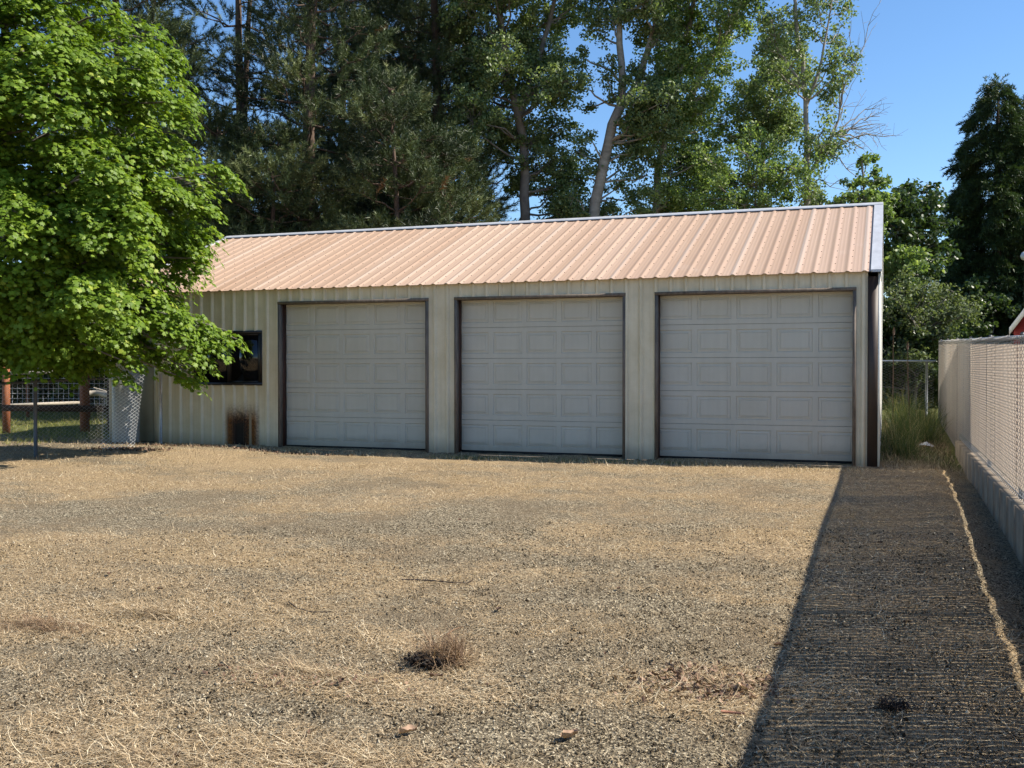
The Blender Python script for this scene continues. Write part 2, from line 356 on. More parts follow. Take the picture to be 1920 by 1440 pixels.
def groundmat():
    m, nt, out = new_mat('gravel_and_straw_ground')
    p = N(nt, 'ShaderNodeBsdfPrincipled'); nt.links.new(p.outputs[0], out.inputs[0]); p.inputs['Roughness'].default_value = .95; p.inputs['Specular IOR Level'].default_value = .15
    ge = N(nt, 'ShaderNodeNewGeometry'); P = ge.outputs['Position']
    def noi(sc, det=4, ro=.6, st=None):
        n = N(nt, 'ShaderNodeTexNoise', i_Scale=sc); n.inputs['Detail'].default_value = det; n.inputs['Roughness'].default_value = ro
        if st:
            mp = N(nt, 'ShaderNodeMapping'); mp.inputs['Scale'].default_value = st; mp.inputs['Rotation'].default_value = (0, 0, .35); nt.links.new(P, mp.inputs[0]); nt.links.new(mp.outputs[0], n.inputs[0])
        else: nt.links.new(P, n.inputs[0])
        return n.outputs[0]
    v = N(nt, 'ShaderNodeTexVoronoi', i_Scale=75.); nt.links.new(P, v.inputs['Vector'])
    sep = N(nt, 'ShaderNodeSeparateColor'); nt.links.new(v.outputs['Color'], sep.inputs[0])
    grav = ramp(nt, [(0, (.055, .043, .028)), (.35, (.205, .168, .112)), (.8, (.40, .335, .225)), (1, (.68, .59, .42))], sep.outputs[0]).outputs[0]
    gn = noi(160, 2); grav = mixc(nt, .6, grav, ramp(nt, [(.38, (.25, .24, .22)), (.62, (1.45, 1.42, 1.38))], gn).outputs[0], 'MULTIPLY')
    bare = ramp(nt, [(.44, (0, 0, 0)), (.64, (.75, .75, .75))], noi(1.1, 6, .6)).outputs[0]
    grav = mixc(nt, bare, grav, (.24, .18, .11))
    s1 = noi(1., 6, .75, (30, 90, 30)); s2 = noi(1., 6, .75, (85, 35, 40)); 
    sm = N(nt, 'ShaderNodeMath', operation='MAXIMUM'); nt.links.new(s1, sm.inputs[0]); nt.links.new(s2, sm.inputs[1])
    strawc = ramp(nt, [(.42, (.095, .068, .038)), (.51, (.33, .245, .142)), (.58, (.56, .43, .265)), (.69, (.86, .71, .48))], sm.outputs[0]).outputs[0]
    big = ramp(nt, [(.35, (.98, .92, .82)), (.65, (1.04, 1.0, .96))], noi(.8, 5)).outputs[0]
    strawc = mixc(nt, 1., strawc, big, 'MULTIPLY')
    a = N(nt, 'ShaderNodeAttribute', attribute_name='rnd')
    fac = N(nt, 'ShaderNodeMath', operation='MULTIPLY_ADD'); nt.links.new(noi(38, 5, .7), fac.inputs[0]); fac.inputs[1].default_value = 2.0; nt.links.new(a.outputs['Fac'], fac.inputs[2])
    f2 = ramp(nt, [(.49, (0, 0, 0)), (.62, (1, 1, 1))], None); sub = N(nt, 'ShaderNodeMath', operation='MULTIPLY'); nt.links.new(fac.outputs[0], sub.inputs[0]); sub.inputs[1].default_value = .36; nt.links.new(sub.outputs[0], f2.inputs[0])
    c = mixc(nt, f2.outputs[0], grav, strawc)
    # back lawn and beyond: green-yellow turf
    sp = N(nt, 'ShaderNodeSeparateXYZ'); nt.links.new(P, sp.inputs[0])
    w = N(nt, 'ShaderNodeMath', operation='MULTIPLY_ADD'); nt.links.new(noi(.7), w.inputs[0]); w.inputs[1].default_value = 1.5; nt.links.new(sp.outputs[1], w.inputs[2])
    yb = N(nt, 'ShaderNodeMapRange'); nt.links.new(w.outputs[0], yb.inputs[0]); yb.inputs[1].default_value = 16.2; yb.inputs[2].default_value = 17.2
    turf = ramp(nt, [(.35, (.07, .09, .025)), (.6, (.20, .20, .06)), (.75, (.36, .30, .13))], noi(9, 8, .8)).outputs[0]
    c = mixc(nt, yb.outputs[0], c, turf)
    nt.links.new(c, p.inputs['Base Color'])
    hs = N(nt, 'ShaderNodeMath', operation='ADD'); nt.links.new(v.outputs['Distance'], hs.inputs[0]); nt.links.new(gn, hs.inputs[1])
    hs2 = N(nt, 'ShaderNodeMath', operation='ADD'); nt.links.new(hs.outputs[0], hs2.inputs[0]); nt.links.new(sm.outputs[0], hs2.inputs[1])
    b = N(nt, 'ShaderNodeBump'); b.inputs['Strength'].default_value = 1.; b.inputs['Distance'].default_value = .02
    nt.links.new(hs2.outputs[0], b.inputs['Height']); nt.links.new(b.outputs[0], p.inputs['Normal'])
    return m
M['ground'] = groundmat()
gr = g.build('ground', M['ground'], smooth=True); tag(gr, kind='structure')

# ------------------------------------------------------------------ scattered straw, gravel, grass (nobody could count them)
def blades(C0, length, width, az, tilt, curve, rnd, segs=3, roll=None):
    """flat tapering curved blades: C0 (n,3); az heading; tilt = elevation angle of the base"""
    n = len(C0); t = np.linspace(0, 1, segs + 1)
    h = np.stack([np.cos(az), np.sin(az)], -1); sd = np.stack([-np.sin(az), np.cos(az), np.zeros(n)], -1)
    el = tilt[:, None] + curve[:, None] * t[None]
    dx = np.cumsum(np.cos(el), 1) / (segs + 1) * length[:, None]; dz = np.cumsum(np.sin(el), 1) / (segs + 1) * length[:, None]
    dx = dx - dx[:, :1]; dz = dz - dz[:, :1]
    wob = (R.normal(size=n) * .25)[:, None] * (t[None] ** 2) * length[:, None]
    ctr = np.concatenate([C0[:, None, :2] + h[:, None] * dx[..., None] + sd[:, None, :2] * wob[..., None], (C0[:, 2, None] + dz)[..., None]], -1)
    w = width[:, None] * (1 - .75 * t[None]) * .5
    V = np.stack([ctr - sd[:, None] * w[..., None], ctr + sd[:, None] * w[..., None]], 2)  # n,k,2,3
    k = segs + 1; b0 = np.arange(n)[:, None] * (2 * k) + np.arange(segs)[None] * 2
    F = np.stack([b0, b0 + 1, b0 + 3, b0 + 2], -1).reshape(-1, 4)
    return V.reshape(-1, 3), F, np.repeat(rnd, 2 * k)
def scatter_ground(n, dmin=3.6, dmax=15.2, power=1.0, xr=(-13, 1.0)):
    # positions in the visible wedge, denser near the viewer
    out = np.zeros((0, 2))
    while len(out) < n:
        m = n * 2
        d = dmin * (dmax / dmin) ** (R.random(m) ** power); a = D2R(20) + np.radians(R.uniform(-29, 29, m))
        x = -np.sin(a) * d; y = np.cos(a) * d
        k = (x > xr[0]) & (x < xr[1]) & (y < 15.25) & (y > 2.5) & ~((x < -10.5) & (y > 12.5))
        out = np.concatenate([out, np.stack([x[k], y[k]], -1)])
    return out[:n]
P = scatter_ground(420000, power=.85)
keep = R.random(len(P)) < (.05 + 1.0 * straw_amt(P[:, 0], P[:, 1]) ** 1.7) * (.15 + 1.5 * noise2(P[:, 0], P[:, 1], .09, 41))
P = P[keep]; n = len(P); dist = np.hypot(P[:, 0], P[:, 1])
g = Geo()
C0 = np.column_stack([P, gz(P[:, 0], P[:, 1]) + R.uniform(.001, .014, n)])
ln = R.uniform(.02, .085, n) * (1 + (R.random(n) < .07) * R.uniform(.5, 3.2, n)); wd = R.uniform(.0016, .0034, n) * (1 + .10 * np.maximum(dist - 6, 0))
az = R.normal(.25, 1.0, n) + np.pi * (R.random(n) < .5)
g.add(*blades(C0, ln, wd, az, R.normal(.02, .16, n), R.normal(0, .5, n), None or np.clip(R.normal(.55, .24, n), 0, 1), 2)[:2], 0, None)
g.r[-1] = np.repeat(np.clip(R.normal(.52, .30, n), 0, 1), 6)
P = scatter_ground(60000, dmax=9., power=.9); P = P[R.random(len(P)) < .45 * np.clip(straw_amt(P[:, 0], P[:, 1]) - .35, 0, 1) ** 1.3]; n = len(P)
az = .3 + .5 * (noise2(P[:, 0], P[:, 1], .6, 21) - .5) * 3 + R.normal(0, .45, n)
v, f, _ = blades(np.column_stack([P, gz(P[:, 0], P[:, 1]) + R.uniform(.006, .02, n)]), R.uniform(.09, .30, n), R.uniform(.0018, .0034, n), az, R.normal(.05, .12, n), R.normal(-.1, .4, n), np.zeros(n), 4)
g.add(v, f, 0, np.repeat(np.clip(R.normal(.72, .22, n), 0, 1), 10))
tag(g.build('straw', M['straw']), 'thin layer of cut dry straw strewn over the gravel yard', 'straw', kind='stuff')
# pebbles
P = scatter_ground(75000, dmax=10., power=.9); n = len(P)
oc = np.array([[1, 0, 0], [-1, 0, 0], [0, 1, 0], [0, -1, 0], [0, 0, 1], [0, 0, -1]], float)
of = np.array([[0, 2, 4], [2, 1, 4], [1, 3, 4], [3, 0, 4], [2, 0, 5], [1, 2, 5], [3, 1, 5], [0, 3, 5]])
sz = R.gamma(3, .0010, n)[:, None, None] + .0014
V = oc[None] * sz * R.uniform(.6, 1.3, (n, 6, 1)) + R.normal(0, .25, (n, 6, 3)) * sz
V = V + np.column_stack([P, gz(P[:, 0], P[:, 1]) + .002])[:, None]
g = Geo(); g.add(V.reshape(-1, 3), (np.arange(n)[:, None, None] * 6 + of[None]).reshape(-1, 3), 0, np.repeat(R.random(n) ** 1.3, 6))
tag(g.build('gravel', M['pebble']), 'loose small grey gravel stones scattered over the yard', 'gravel', kind='stuff')
def grass_patch(n, xf, yf, hr, wr, mat, name, label, rr=(0, 1), tilt=(1.35, .2), cond=None, curve=(-.5, .5), clump=0, tall=None):
    x = R.uniform(*xf, n); y = R.uniform(*yf, n)
    if clump:
        cx = R.uniform(*xf, clump); cy = R.uniform(*yf, clump); k = R.integers(0, clump, n)
        x = cx[k] + R.normal(0, .10, n); y = cy[k] + R.normal(0, .10, n)
    if cond is not None: q = cond(x, y); x = x[q]; y = y[q]
    n = len(x); h = R.uniform(*hr, n)
    if tall is not None: h = h * tall(x, y)
    g = Geo(); v, f, _ = blades(np.column_stack([x, y, gz(x, y) - .01]), h, R.uniform(*wr, n), R.uniform(0, 6.28, n), R.normal(*tilt, n), R.normal(*curve, n), R.random(n), 3)
    g.add(v, f, 0, np.repeat(R.uniform(*rr, n), 8))
    return tag(g.build(name, mat), label, 'grass', kind='stuff')
grass_patch(17000, (-12.0, -.3), (14.35, 15.36), (.03, .11), (.003, .007), M['straw'], 'dry_grass', 'low dry yellow grass along the foot of the garage doors', (.3, 1), (1.0, .4),
            cond=lambda x, y: R.random(len(x)) < .15 + .85 * noise2(x, y, .5, 11))
grass_patch(5200, (-6.8, -2.4), (14.6, 15.25), (.03, .11), (.003, .006), M['grassgreen'], 'green_grass', 'thin fringe of green grass before the middle garage door', (.2, .9), (1.1, .3),
            cond=lambda x, y: R.random(len(x)) < noise2(x, y, .4, 12))
grass_patch(5200, (-14.0, -9.3), (11.4, 14.8), (.03, .12), (.004, .009), M['straw'], 'dry_grass', 'tawny dry grass in front of the wire gate by the left fence', (.15, .9), (.8, .4))
grass_patch(60000, (-34, -13.9), (13.0, 36), (.05, .2), (.008, .02), M['lawn'], 'lawn', 'sunlit yellow green lawn beyond the wooden fence on the left', (0, 1), (1.25, .3))
grass_patch(4200, (.02, .95), (16.2, 24.6), (.35, 1.10), (.004, .010), M['tallgrass'], 'tall_grass', 'tall green grass growing between garage side wall and slatted fence', (0, 1), (1.42, .17), clump=60, curve=(-.3, .4),
            cond=lambda x, y: ((x < .42) | (y > 19.2)), tall=lambda x, y: np.where(x < .45, 1., .85) * np.clip(.55 + .09 * (y - 15.5), .55, 1.05))
grass_patch(5000, (-.05, 1.0), (15.3, 25), (.05, .22), (.004, .010), M['straw'], 'dry_grass', 'short dry grass on the shaded strip beside the garage', (.0, .8), (1.1, .35))
grass_patch(1100, (.62, .92), (4.5, 15), (.02, .07), (.002, .005), M['straw'], 'dry_grass', 'pale grass tufts along the low concrete wall', (.5, 1), (1.1, .4), clump=40)

# ------------------------------------------------------------------ the garage
FY, XL, XR = 15.40, -13.52, -.11
ZB, ZE = .30, 3.07          # wall foot, eave
RY, RZ, BY = 19.10, 4.53, 22.80
PITCH = 1.0 * .2286
DOORS = [(-9.87, -7.10), (-6.55, -3.79), (-3.26, -.45)]
DZ0, DZ1 = .345, 2.80
garage = thing('garage', 'long cream metal garage with three grey sectional doors and tan ribbed roof', 'garage')
def ribprof(x0, x1, pitch=.2286, off=0., h=.034, minor=True):
    pts = [x0]; x = math.floor((x0 - off) / pitch) * pitch + off
    P_ = []
    while x < x1 + pitch:
        P_ += [(x - .040, 0), (x - .014, -h), (x + .014, -h), (x + .040, 0)]
        if minor:
            for q in (.085, .142): P_ += [(x + q - .008, 0), (x + q, -.0016), (x + q + .008, 0)]
        x += pitch
    P_ = [p for p in P_ if x0 < p[0] < x1]
    def y(v):
        a = np.array([p[0] for p in P_]); b = np.array([p[1] for p in P_]); return float(np.interp(v, a, b))
    return [(x0, y(x0))] + P_ + [(x1, y(x1))], y
def ribwall(g, x0, x1, spans_at, breaks, off=0., to=lambda x, d, z: (x, FY + d, z)):
    prof, fy = ribprof(x0, x1, off=off)
    prof = sorted(prof + [(b, fy(b)) for b in breaks if x0 < b < x1])
    V = []; F = []
    for (a, ya), (b, yb) in zip(prof[:-1], prof[1:]):
        if b - a < 1e-6: continue
        for z0, z1 in spans_at((a + b) / 2):
            k = len(V); V += [to(a, ya, z0), to(b, yb, z0), to(b, yb, z1), to(a, ya, z1)]; F.append([k, k + 1, k + 2, k + 3])
    g.add(V, np.array(F))
WIN = (-11.66, -10.25, 1.40, 2.35); SD = (-13.02, -12.50, .34, 2.40)
def spans(x):
    for a, b in DOORS:
        if a - .038 < x < b + .038: return [(DZ1 + .044, ZE)]
    if WIN[0] < x < WIN[1]: return [(ZB, WIN[2]), (WIN[3], ZE)]
    if SD[0] < x < SD[1]: return [(SD[3], ZE)]
    return [(ZB, ZE)]
br = [v for a, b in DOORS for v in (a - .038, b + .038)] + [WIN[0], WIN[1], SD[0], SD[1]]
g = Geo(); ribwall(g, XL, -.255, spans, br, off=-.315)
# screws in rows on the front wall
def screw_rows(g, xs, pts, r=.007):
    for x in xs:
        for y, z in pts: g.box((x - r, y - r, z - r), (x + r, y + r * .2, z + r))
x = -13.4
while x < -.3:
    for z in (.42, 1.0, 1.62, 2.25, 2.95):
        if any(a <= z <= b for a, b in spans(x + .05)): g.box((x + .045, FY - .006, z - .006), (x + .057, FY + .002, z + .006), 1)
    x += .2286
wf = g.build('wall', [M['wall'], M['galv']], garage)
# sides, back, inside lining
g = Geo(); ribwall(g, FY + .02, BY, lambda y: [(ZB, ZE + (RZ - ZE) * (1 - abs(y - RY) / (RY - FY)) - .03)], [RY], to=lambda y, d, z: (XR - .012 - d, y, z))
# side wall tops follow the slope cell by cell
g.build('side_wall', M['trimwhite'], garage, False)
g = Geo(); ribwall(g, FY + .02, BY, lambda y: [(ZB, ZE + (RZ - ZE) * (1 - abs(y - RY) / (RY - FY)) - .03)], [RY], to=lambda y, d, z: (XL + d, y, z))
g.build('side_wall', M['wall'], garage)
g = Geo(); ribwall(g, XL, XR, lambda x: [(ZB, ZE)], [], to=lambda x, d, z: (x, BY - d, z)); g.build('back_wall', M['wall'], garage)
g = Geo(); g.box((XL + .05, FY + .34, .28), (XR - .08, FY + .40, 3.0)); g.build('inner_partition', M['inside'], garage)
g = Geo(); g.box((XL - .02, FY - .03, .12), (XR + .0, BY, .305)); g.build('foundation', M['concrete'], garage)
# corner trims
g = Geo(); g.box((-.255, FY - .022, ZB + .01), (-.116, FY + .06, 2.99)); g.build('corner_board', M['brown'], garage)
g = Geo(); g.box((-.1145, FY - .03, ZB + .01), (-.088, FY + .10, 3.03)); g.build('corner_trim', M['trimwhite'], garage)
g = Geo(); g.box((XL - .03, FY - .024, ZB + .01), (XL + .06, FY + .05, 3.0)); g.build('corner_trim', M['wall'], garage)
# roof
sl_ = (RZ - ZE) / (RY - FY)
def roof_side(front):
    g = Geo(); x0, x1 = XL - .06, -.19
    prof, fy = ribprof(x0, x1, off=-.30, h=.016)
    V = []; F = []; t = .0008
    y0 = FY - .11 if front else BY + .11
    z0 = ZE + .028 - sl_ * .11
    for (x, d) in prof:
        for (yy, zz) in ((y0, z0), (RY, RZ + .028)): V.append((x, yy, zz - d))
    for i in range(len(prof) - 1): F.append([2 * i, 2 * i + 2, 2 * i + 3, 2 * i + 1])
    g.add(V, np.array(F))
    V2 = [(a, b, c - .004) for a, b, c in V]; g.add(V2, np.array([f[::-1] for f in F]))
    # screws beside the ribs
    if front:
        x = -.30 - 59 * .2286
        while x < x1 - .03:
            if x > x0:
                for k in range(12):
                    s = (k + .3) / 12; y = y0 + (RY - y0) * s; z = z0 + (RZ + .028 - z0) * s
                    xx = x + .048
                    g.box((xx - .006, y - .006, z - .002), (xx + .006, y + .006, z + .006), 1)
            x += .2286
    return g
M['screw'] = simple('dark_screw_washer', (.10, .08, .07), .6)
roof = roof_side(True).build('roof', [M['roof'], M['screw']], garage)
roof_side(False).build('roof', [M['roof'], M['screw']], garage)
g = Geo()  # ridge cap: folded strip
def strip(g, A, B, thick=.002):
    A = np.array(A, float); B = np.array(B, float); k = len(A)
    V = np.concatenate([A, B]); F = [[i, i + 1, k + i + 1, k + i] for i in range(k - 1)]
    g.add(V, np.array(F)); V2 = V - np.array([0, 0, thick]); g.add(V2, np.array([f[::-1] for f in F]))
w = .15
pr = [(RY - w, RZ + .052 - sl_ * w - .006), (RY - w, RZ + .056 - sl_ * w), (RY, RZ + .062), (RY + w, RZ + .056 - sl_ * w)]
strip(g, [(XL - .08, a, b) for a, b in pr], [(-.075, a, b) for a, b in pr]); rc = g.build('ridge_cap', M['galv'], roof)
for (xa, xb, nm) in ((XL - .085, XL + .0, 'rake_trim'), (-.215, -.070, 'rake_trim')):
    g = Geo()
    for s in (1, -1):
        ye = FY - .105 if s > 0 else BY + .105; ze = ZE + .053 - sl_ * .105
        out_x = xb if xb > -1 else xa; in_x = xa if xb > -1 else xb
        V = [(xa, ye, ze), (xb, ye, ze), (xb, RY, RZ + .053), (xa, RY, RZ + .053)]
        g.add(V, np.array([[0, 1, 2, 3]])); g.add([(a, b, c - .022) for a, b, c in V], np.array([[3, 2, 1, 0]]))
        for xx in (xa, xb): g.add([(xx, ye, ze), (xx, RY, RZ + .053), (xx, RY, RZ + .031), (xx, ye, ze - .022)], np.array([[0, 1, 2, 3]]))
        g.add([(xa, ye, ze), (xb, ye, ze), (xb, ye, ze - .035), (xa, ye, ze - .035)], np.array([[0, 1, 2, 3]]))
    g.build(nm, M['galv'], roof)
    g = Geo()      # outer face of the rake, painted white
    xx = -.086 if xb > -1 else XL - .07
    for ye in (FY - .08, BY + .08):
        V = []
        for q in (xx, xx + .012): V += [(q, ye, ZE - .02), (q, RY, RZ + .030), (q, RY, RZ - .13), (q, ye, ZE - .16)]
        g.add(V, np.array([[0, 1, 2, 3], [7, 6, 5, 4], [0, 4, 5, 1], [3, 2, 6, 7], [0, 3, 7, 4]]))
    g.build('rake_board', M['trimwhite'], roof)
# door frames and doors
def panel_section(w, h, npan):
    """raised-panel steel section, front face at y=0, looking from -y"""
    g = Geo(); V = []; F = []
    mx, gap = .055, .075; pw = (w - 2 * mx - gap * (npan - 1)) / npan; mz = .075
    xs = [0]
    for i in range(npan): a = mx + i * (pw + gap); xs += [a, a + pw]
    xs.append(w); zs = [0, mz, h - mz, h]
    def quad(p): k = len(V); V.extend(p); F.append([k, k + 1, k + 2, k + 3])
    for i in range(len(xs) - 1):
        for j in range(3):
            if j == 1 and i % 2 == 1: continue
            quad([(xs[i], 0, zs[j]), (xs[i + 1], 0, zs[j]), (xs[i + 1], 0, zs[j + 1]), (xs[i], 0, zs[j + 1])])
    for i in range(npan):
        a = xs[1 + 2 * i]; b = xs[2 + 2 * i]; R4 = []
        for ins, d in ((0, 0), (.007, .013), (.014, .013), (.046, .003), (.050, .009), (.054, .009), (.060, .002)):
            R4.append([(a + ins, d, zs[1] + ins), (b - ins, d, zs[1] + ins), (b - ins, d, zs[2] - ins), (a + ins, d, zs[2] - ins)])
        for r0, r1 in zip(R4[:-1], R4[1:]):
            for q in range(4): quad([r0[q], r0[(q + 1) % 4], r1[(q + 1) % 4], r1[q]])
        quad(R4[-1])
    # rolled top and bottom edges, back
    quad([(0, 0, h), (w, 0, h), (w, .012, h + .002), (0, .012, h + .002)])
    quad([(0, .012, -.002), (w, .012, -.002), (w, 0, 0), (0, 0, 0)])
    quad([(0, .04, 0), (0, .04, h), (w, .04, h), (w, .04, 0)])
    quad([(0, 0, 0), (0, 0, h), (0, .04, h), (0, .04, 0)]); quad([(w, 0, 0), (w, .04, 0), (w, .04, h), (w, 0, h)])
    g.add(V, np.array(F)); return g
for di, (a, b) in enumerate(DOORS):
    w = b - a
    fr = Geo()   # weathered outer casing (proud of the wall), jambs and head
    fr.box((a - .040, FY - .034, ZB + .0), (a + .006, FY + .05, DZ1 + .0)); fr.box((b - .006, FY - .034, ZB), (b + .040, FY + .05, DZ1))
    fr.box((a - .042, FY - .037, DZ1 + .001), (b + .042, FY + .05, DZ1 + .046))
    fo = fr.build('door_frame', M['wood_dark'], garage)
    rv = Geo(); rv.box((a - .038, FY + .051, ZB), (a + .004, FY + .17, DZ1 + .1)); rv.box((b - .004, FY + .051, ZB), (b + .038, FY + .17, DZ1 + .1)); rv.box((a + .005, FY + .052, DZ1 + .002), (b - .005, FY + .17, DZ1 + .1))
    rv.build('jamb', M['reveal'], fo)
    gd = thing('garage_door', None, None); gd.parent = garage
    del_ = [.0]
    h = (DZ1 + .06 - DZ0 - .012) / 5
    for k in range(5):
        s = panel_section(w + .16, h - .006, 5)
        o = s.build('door_section', M['door'], gd); o.location = (a - .08, FY + .175 + (.002 if k % 2 else 0), DZ0 + .012 + k * h)
    s = Geo(); s.box((a - .08, FY + .180, ZB), (b + .08, FY + .21, DZ0 + .011)); s.build('weather_strip', M['dark'], gd)
    s = Geo(); s.box((a - .09, FY + .23, ZB), (b + .09, FY + .235, DZ1 + .1)); s.build('door_backing', M['inside'], gd)
# side door
sd = thing('side_door', None, None); sd.parent = garage; sd['label'] = 'narrow plain olive door without ribs'
g = Geo(); g.box((SD[0] + .03, FY - .004, SD[2] + .02), (SD[1] - .03, FY + .04, SD[3] - .03)); g.build('door_leaf', M['sidedoor'], sd)
g = Geo(); g.box((SD[0] - .004, FY - .022, ZB), (SD[0] + .0295, FY + .05, SD[3] + .0)); g.box((SD[1] - .0295, FY - .022, ZB), (SD[1] + .04, FY + .05, SD[3])); g.box((SD[0], FY - .025, SD[3] - .0295), (SD[1], FY + .05, SD[3] + .03)); g.build('frame', M['wall'], sd)
# window
wn_ = thing('window', None, None); wn_.parent = garage
x0, x1, z0, z1 = WIN; xm = -10.93
g = Geo(); t = .045; yf = FY - .03
g.box((x0 - .005, yf, z0 - .005), (x1 + .005, FY + .06, z0 + t)); g.box((x0 - .005, yf, z1 - t), (x1 + .005, FY + .06, z1 + .005))
g.box((x0 - .005, yf + .001, z0 + t), (x0 + t, FY + .06, z1 - t)); g.box((x1 - t, yf + .001, z0 + t), (x1 + .005, FY + .06, z1 - t)); g.box((xm - .025, yf + .008, z0 + t), (xm + .025, FY + .06, z1 - t))
g.box((xm + .025, FY - .004, z0 + t), (xm + .045, FY + .05, z1 - t)); g.box((x1 - t - .03, FY - .004, z0 + t), (x1 - t, FY + .05, z1 - t)); g.box((xm + .045, FY - .004, z0 + t), (x1 - t - .03, FY + .05, z0 + t + .03)); g.box((xm + .045, FY - .004, z1 - t - .03), (x1 - t - .03, FY + .05, z1 - t))
g.build('frame', M['winframe'], wn_)
g = Geo(); g.box((x0 + t, FY + .02, z0 + t), (xm - .025, FY + .026, z1 - t)); g.build('pane', M['glass'], wn_)
g = Geo(); g.box((xm + .045, FY + .010, z0 + t + .03), (x1 - t - .03, FY + .016, z1 - t - .03)); g.build('pane', M['glass'], wn_)

# ------------------------------------------------------------------ chain-link and slatted fences
def chainlink(A, B, ztop, zbot, pitch=.06, rad=.0021, top_jag=.03, zend=None):
    """A, B: xy ends; ztop(s), zbot(s) heights along the run"""
    A = np.array(A, float); B = np.array(B, float); L = np.linalg.norm(B - A); U = (B - A) / L; Nn = np.array([-U[1], U[0]])
    n = int(L / pitch); g = Geo(); dz = pitch * 1.0
    for i in range(n):
        s0 = (i + .5) * pitch; zb = zbot(s0); zt = ztop(s0) + top_jag; k = int((zt - zb) / (dz / 2)) + 1
        j = np.arange(k); z = zb + j * dz / 2; sgn = np.where((j + i) % 2 == 0, 1, -1)
        s = s0 + sgn * pitch * .5; s = np.clip(s, 0, L); dn = np.where(np.arange(k) % 2 == 0, .0022, -.0022)
        xy = A[None] + U[None] * s[:, None] + Nn[None] * dn[:, None]
        g.tube(np.column_stack([xy, z]), rad, 3, cap=False)
    return g
# right fence
FX = 1.10
rail = lambda y: 1.75 + .0219 * y
ctop = lambda y: .50 + .0025 * y
cw = thing('concrete_wall', 'low board-formed concrete wall carrying the slatted chain link fence', 'wall')
g = Geo()
ys = np.arange(.5, 18.2, .62)
for k, (a, b) in enumerate(zip(ys[:-1], ys[1:])):
    g.box((1.035 + .002 * (k % 2), a, -.35), (1.215, b - .004, ctop(a)))
g.box((1.040, .5, -.35), (1.205, 18.0, .495)); g.build('wall_face', M['concrete'], cw)
sf = thing('slatted_fence', 'tall chain link fence filled with beige privacy slats on the right', 'fence')
chainlink((FX, .6), (FX, 25.2), lambda s: rail(s + .6), lambda s: (ctop(s + .6) + .02) if s < 17.3 else gz(FX, s + .6) + .03, .06, .0028).build('wire_mesh', M['wire_mid'], sf)
g = Geo(); y = .62
while y < 25.1:
    zb = (ctop(y) + .118) if y < 18 else float(gz(FX, y)) + .05
    w_ = (.0515 if y < 16.9 else .024) + R.uniform(-.004, .003); dx = R.uniform(-.002, .002)
    za_ = zb + R.uniform(-.006, .006); zt_ = rail(y) - .055 + R.uniform(-.008, .008)
    g.add([(FX + .004 + dx + e, y + w_ * q, z) for z in (za_, zt_) for q, e in ((0, .002), (.3, -.001), (.7, -.001), (1, .002))], np.array([[0, 1, 5, 4], [1, 2, 6, 5], [2, 3, 7, 6]]), 0, R.random())
    y += .0588
g.build('privacy_slats', M['slat'], sf)
g = Geo(); g.tube([(FX + .035, .4, rail(.4)), (FX + .035, 25.2, rail(25.2))], .021, 8); g.build('top_rail', M['pipe'], sf)
g = Geo(); g.tube([(FX + .01, .4, ctop(1) + .05), (FX + .01, 18, ctop(18) + .05)], .006, 5); g.build('tension_wire', M['wire'], sf)
for yy in (1.2, 4.2, 7.2, 10.25, 13.3, 16.3, 19.4, 22.4, 25.2):
    g = Geo(); g.tube([(FX + .045, yy, -.1), (FX + .045, yy, rail(yy) + .03)], .022 if yy < 25 else .035, 8); g.tube([(FX + .045, yy, rail(yy) + .03), (FX + .045, yy, rail(yy) + .05)], [.024, .012], 8); g.build('post', M['pipe_dark'], sf)
# cross fence behind
cf = thing('chain_link_fence', 'low bare chain link fence crossing the gap behind the tall grass', 'fence')
ra = lambda s: 1.86
chainlink((-.9, 25.4), (1.05, 25.4), ra, lambda s: .58, .06, .0027).build('wire_mesh', M['wire'], cf)
g = Geo(); g.tube([(-.95, 25.44, 1.86), (1.05, 25.44, 1.86)], .022, 8); g.build('top_rail', M['pipe'], cf)
for xx in (-.9, .86):
    g = Geo(); g.tube([(xx, 25.46, .4), (xx, 25.46, 1.9)], .03, 8); g.build('post', M['pipe'], cf)
# left chain-link fence
pb = gnd(67, 866); pL = gnd(-40, 884); pR = gnd(196, 846)
HG = 1.16
lf = thing('chain_link_fence', 'sagging grey chain link fence on bare posts below the maple', 'fence')
def zl(p, s=0): return float(gz(p[0], p[1]))
def seg_mesh(A, B, h, bot=.03, pitch=.06, rad=.0018, jag=.03):
    za = zl(A); zb_ = zl(B); L = math.hypot(B[0] - A[0], B[1] - A[1])
    zz = lambda s: za + (zb_ - za) * s / L
    return chainlink(A[:2], B[:2], lambda s: zz(s) + h, lambda s: zz(s) + bot, pitch, rad, jag)
g = seg_mesh(pL, pb, HG); g2 = seg_mesh(pb, pR, HG)
g.V += g2.V; g.F += [(q + g.n, m) for q, m in g2.F]; g.r += g2.r; g.n += g2.n
g.build('wire_mesh', M['wire_mid'], lf)
for p_ in (pL, pb):
    g = Geo(); z = zl(p_); g.tube([(p_[0], p_[1], z - .1), (p_[0], p_[1], z + HG + .03)], .028, 8); g.tube([(p_[0], p_[1], z + HG + .03), (p_[0], p_[1], z + HG + .06)], [.032, .012], 8); g.build('post', M['pipe_dark'], lf)
g = Geo(); g.tube([(pL[0], pL[1], zl(pL) + HG), (pb[0], pb[1], zl(pb) + HG), (pR[0], pR[1], zl(pR) + HG)], .02, 8); g.build('top_rail', M['pipe_dark'], lf)
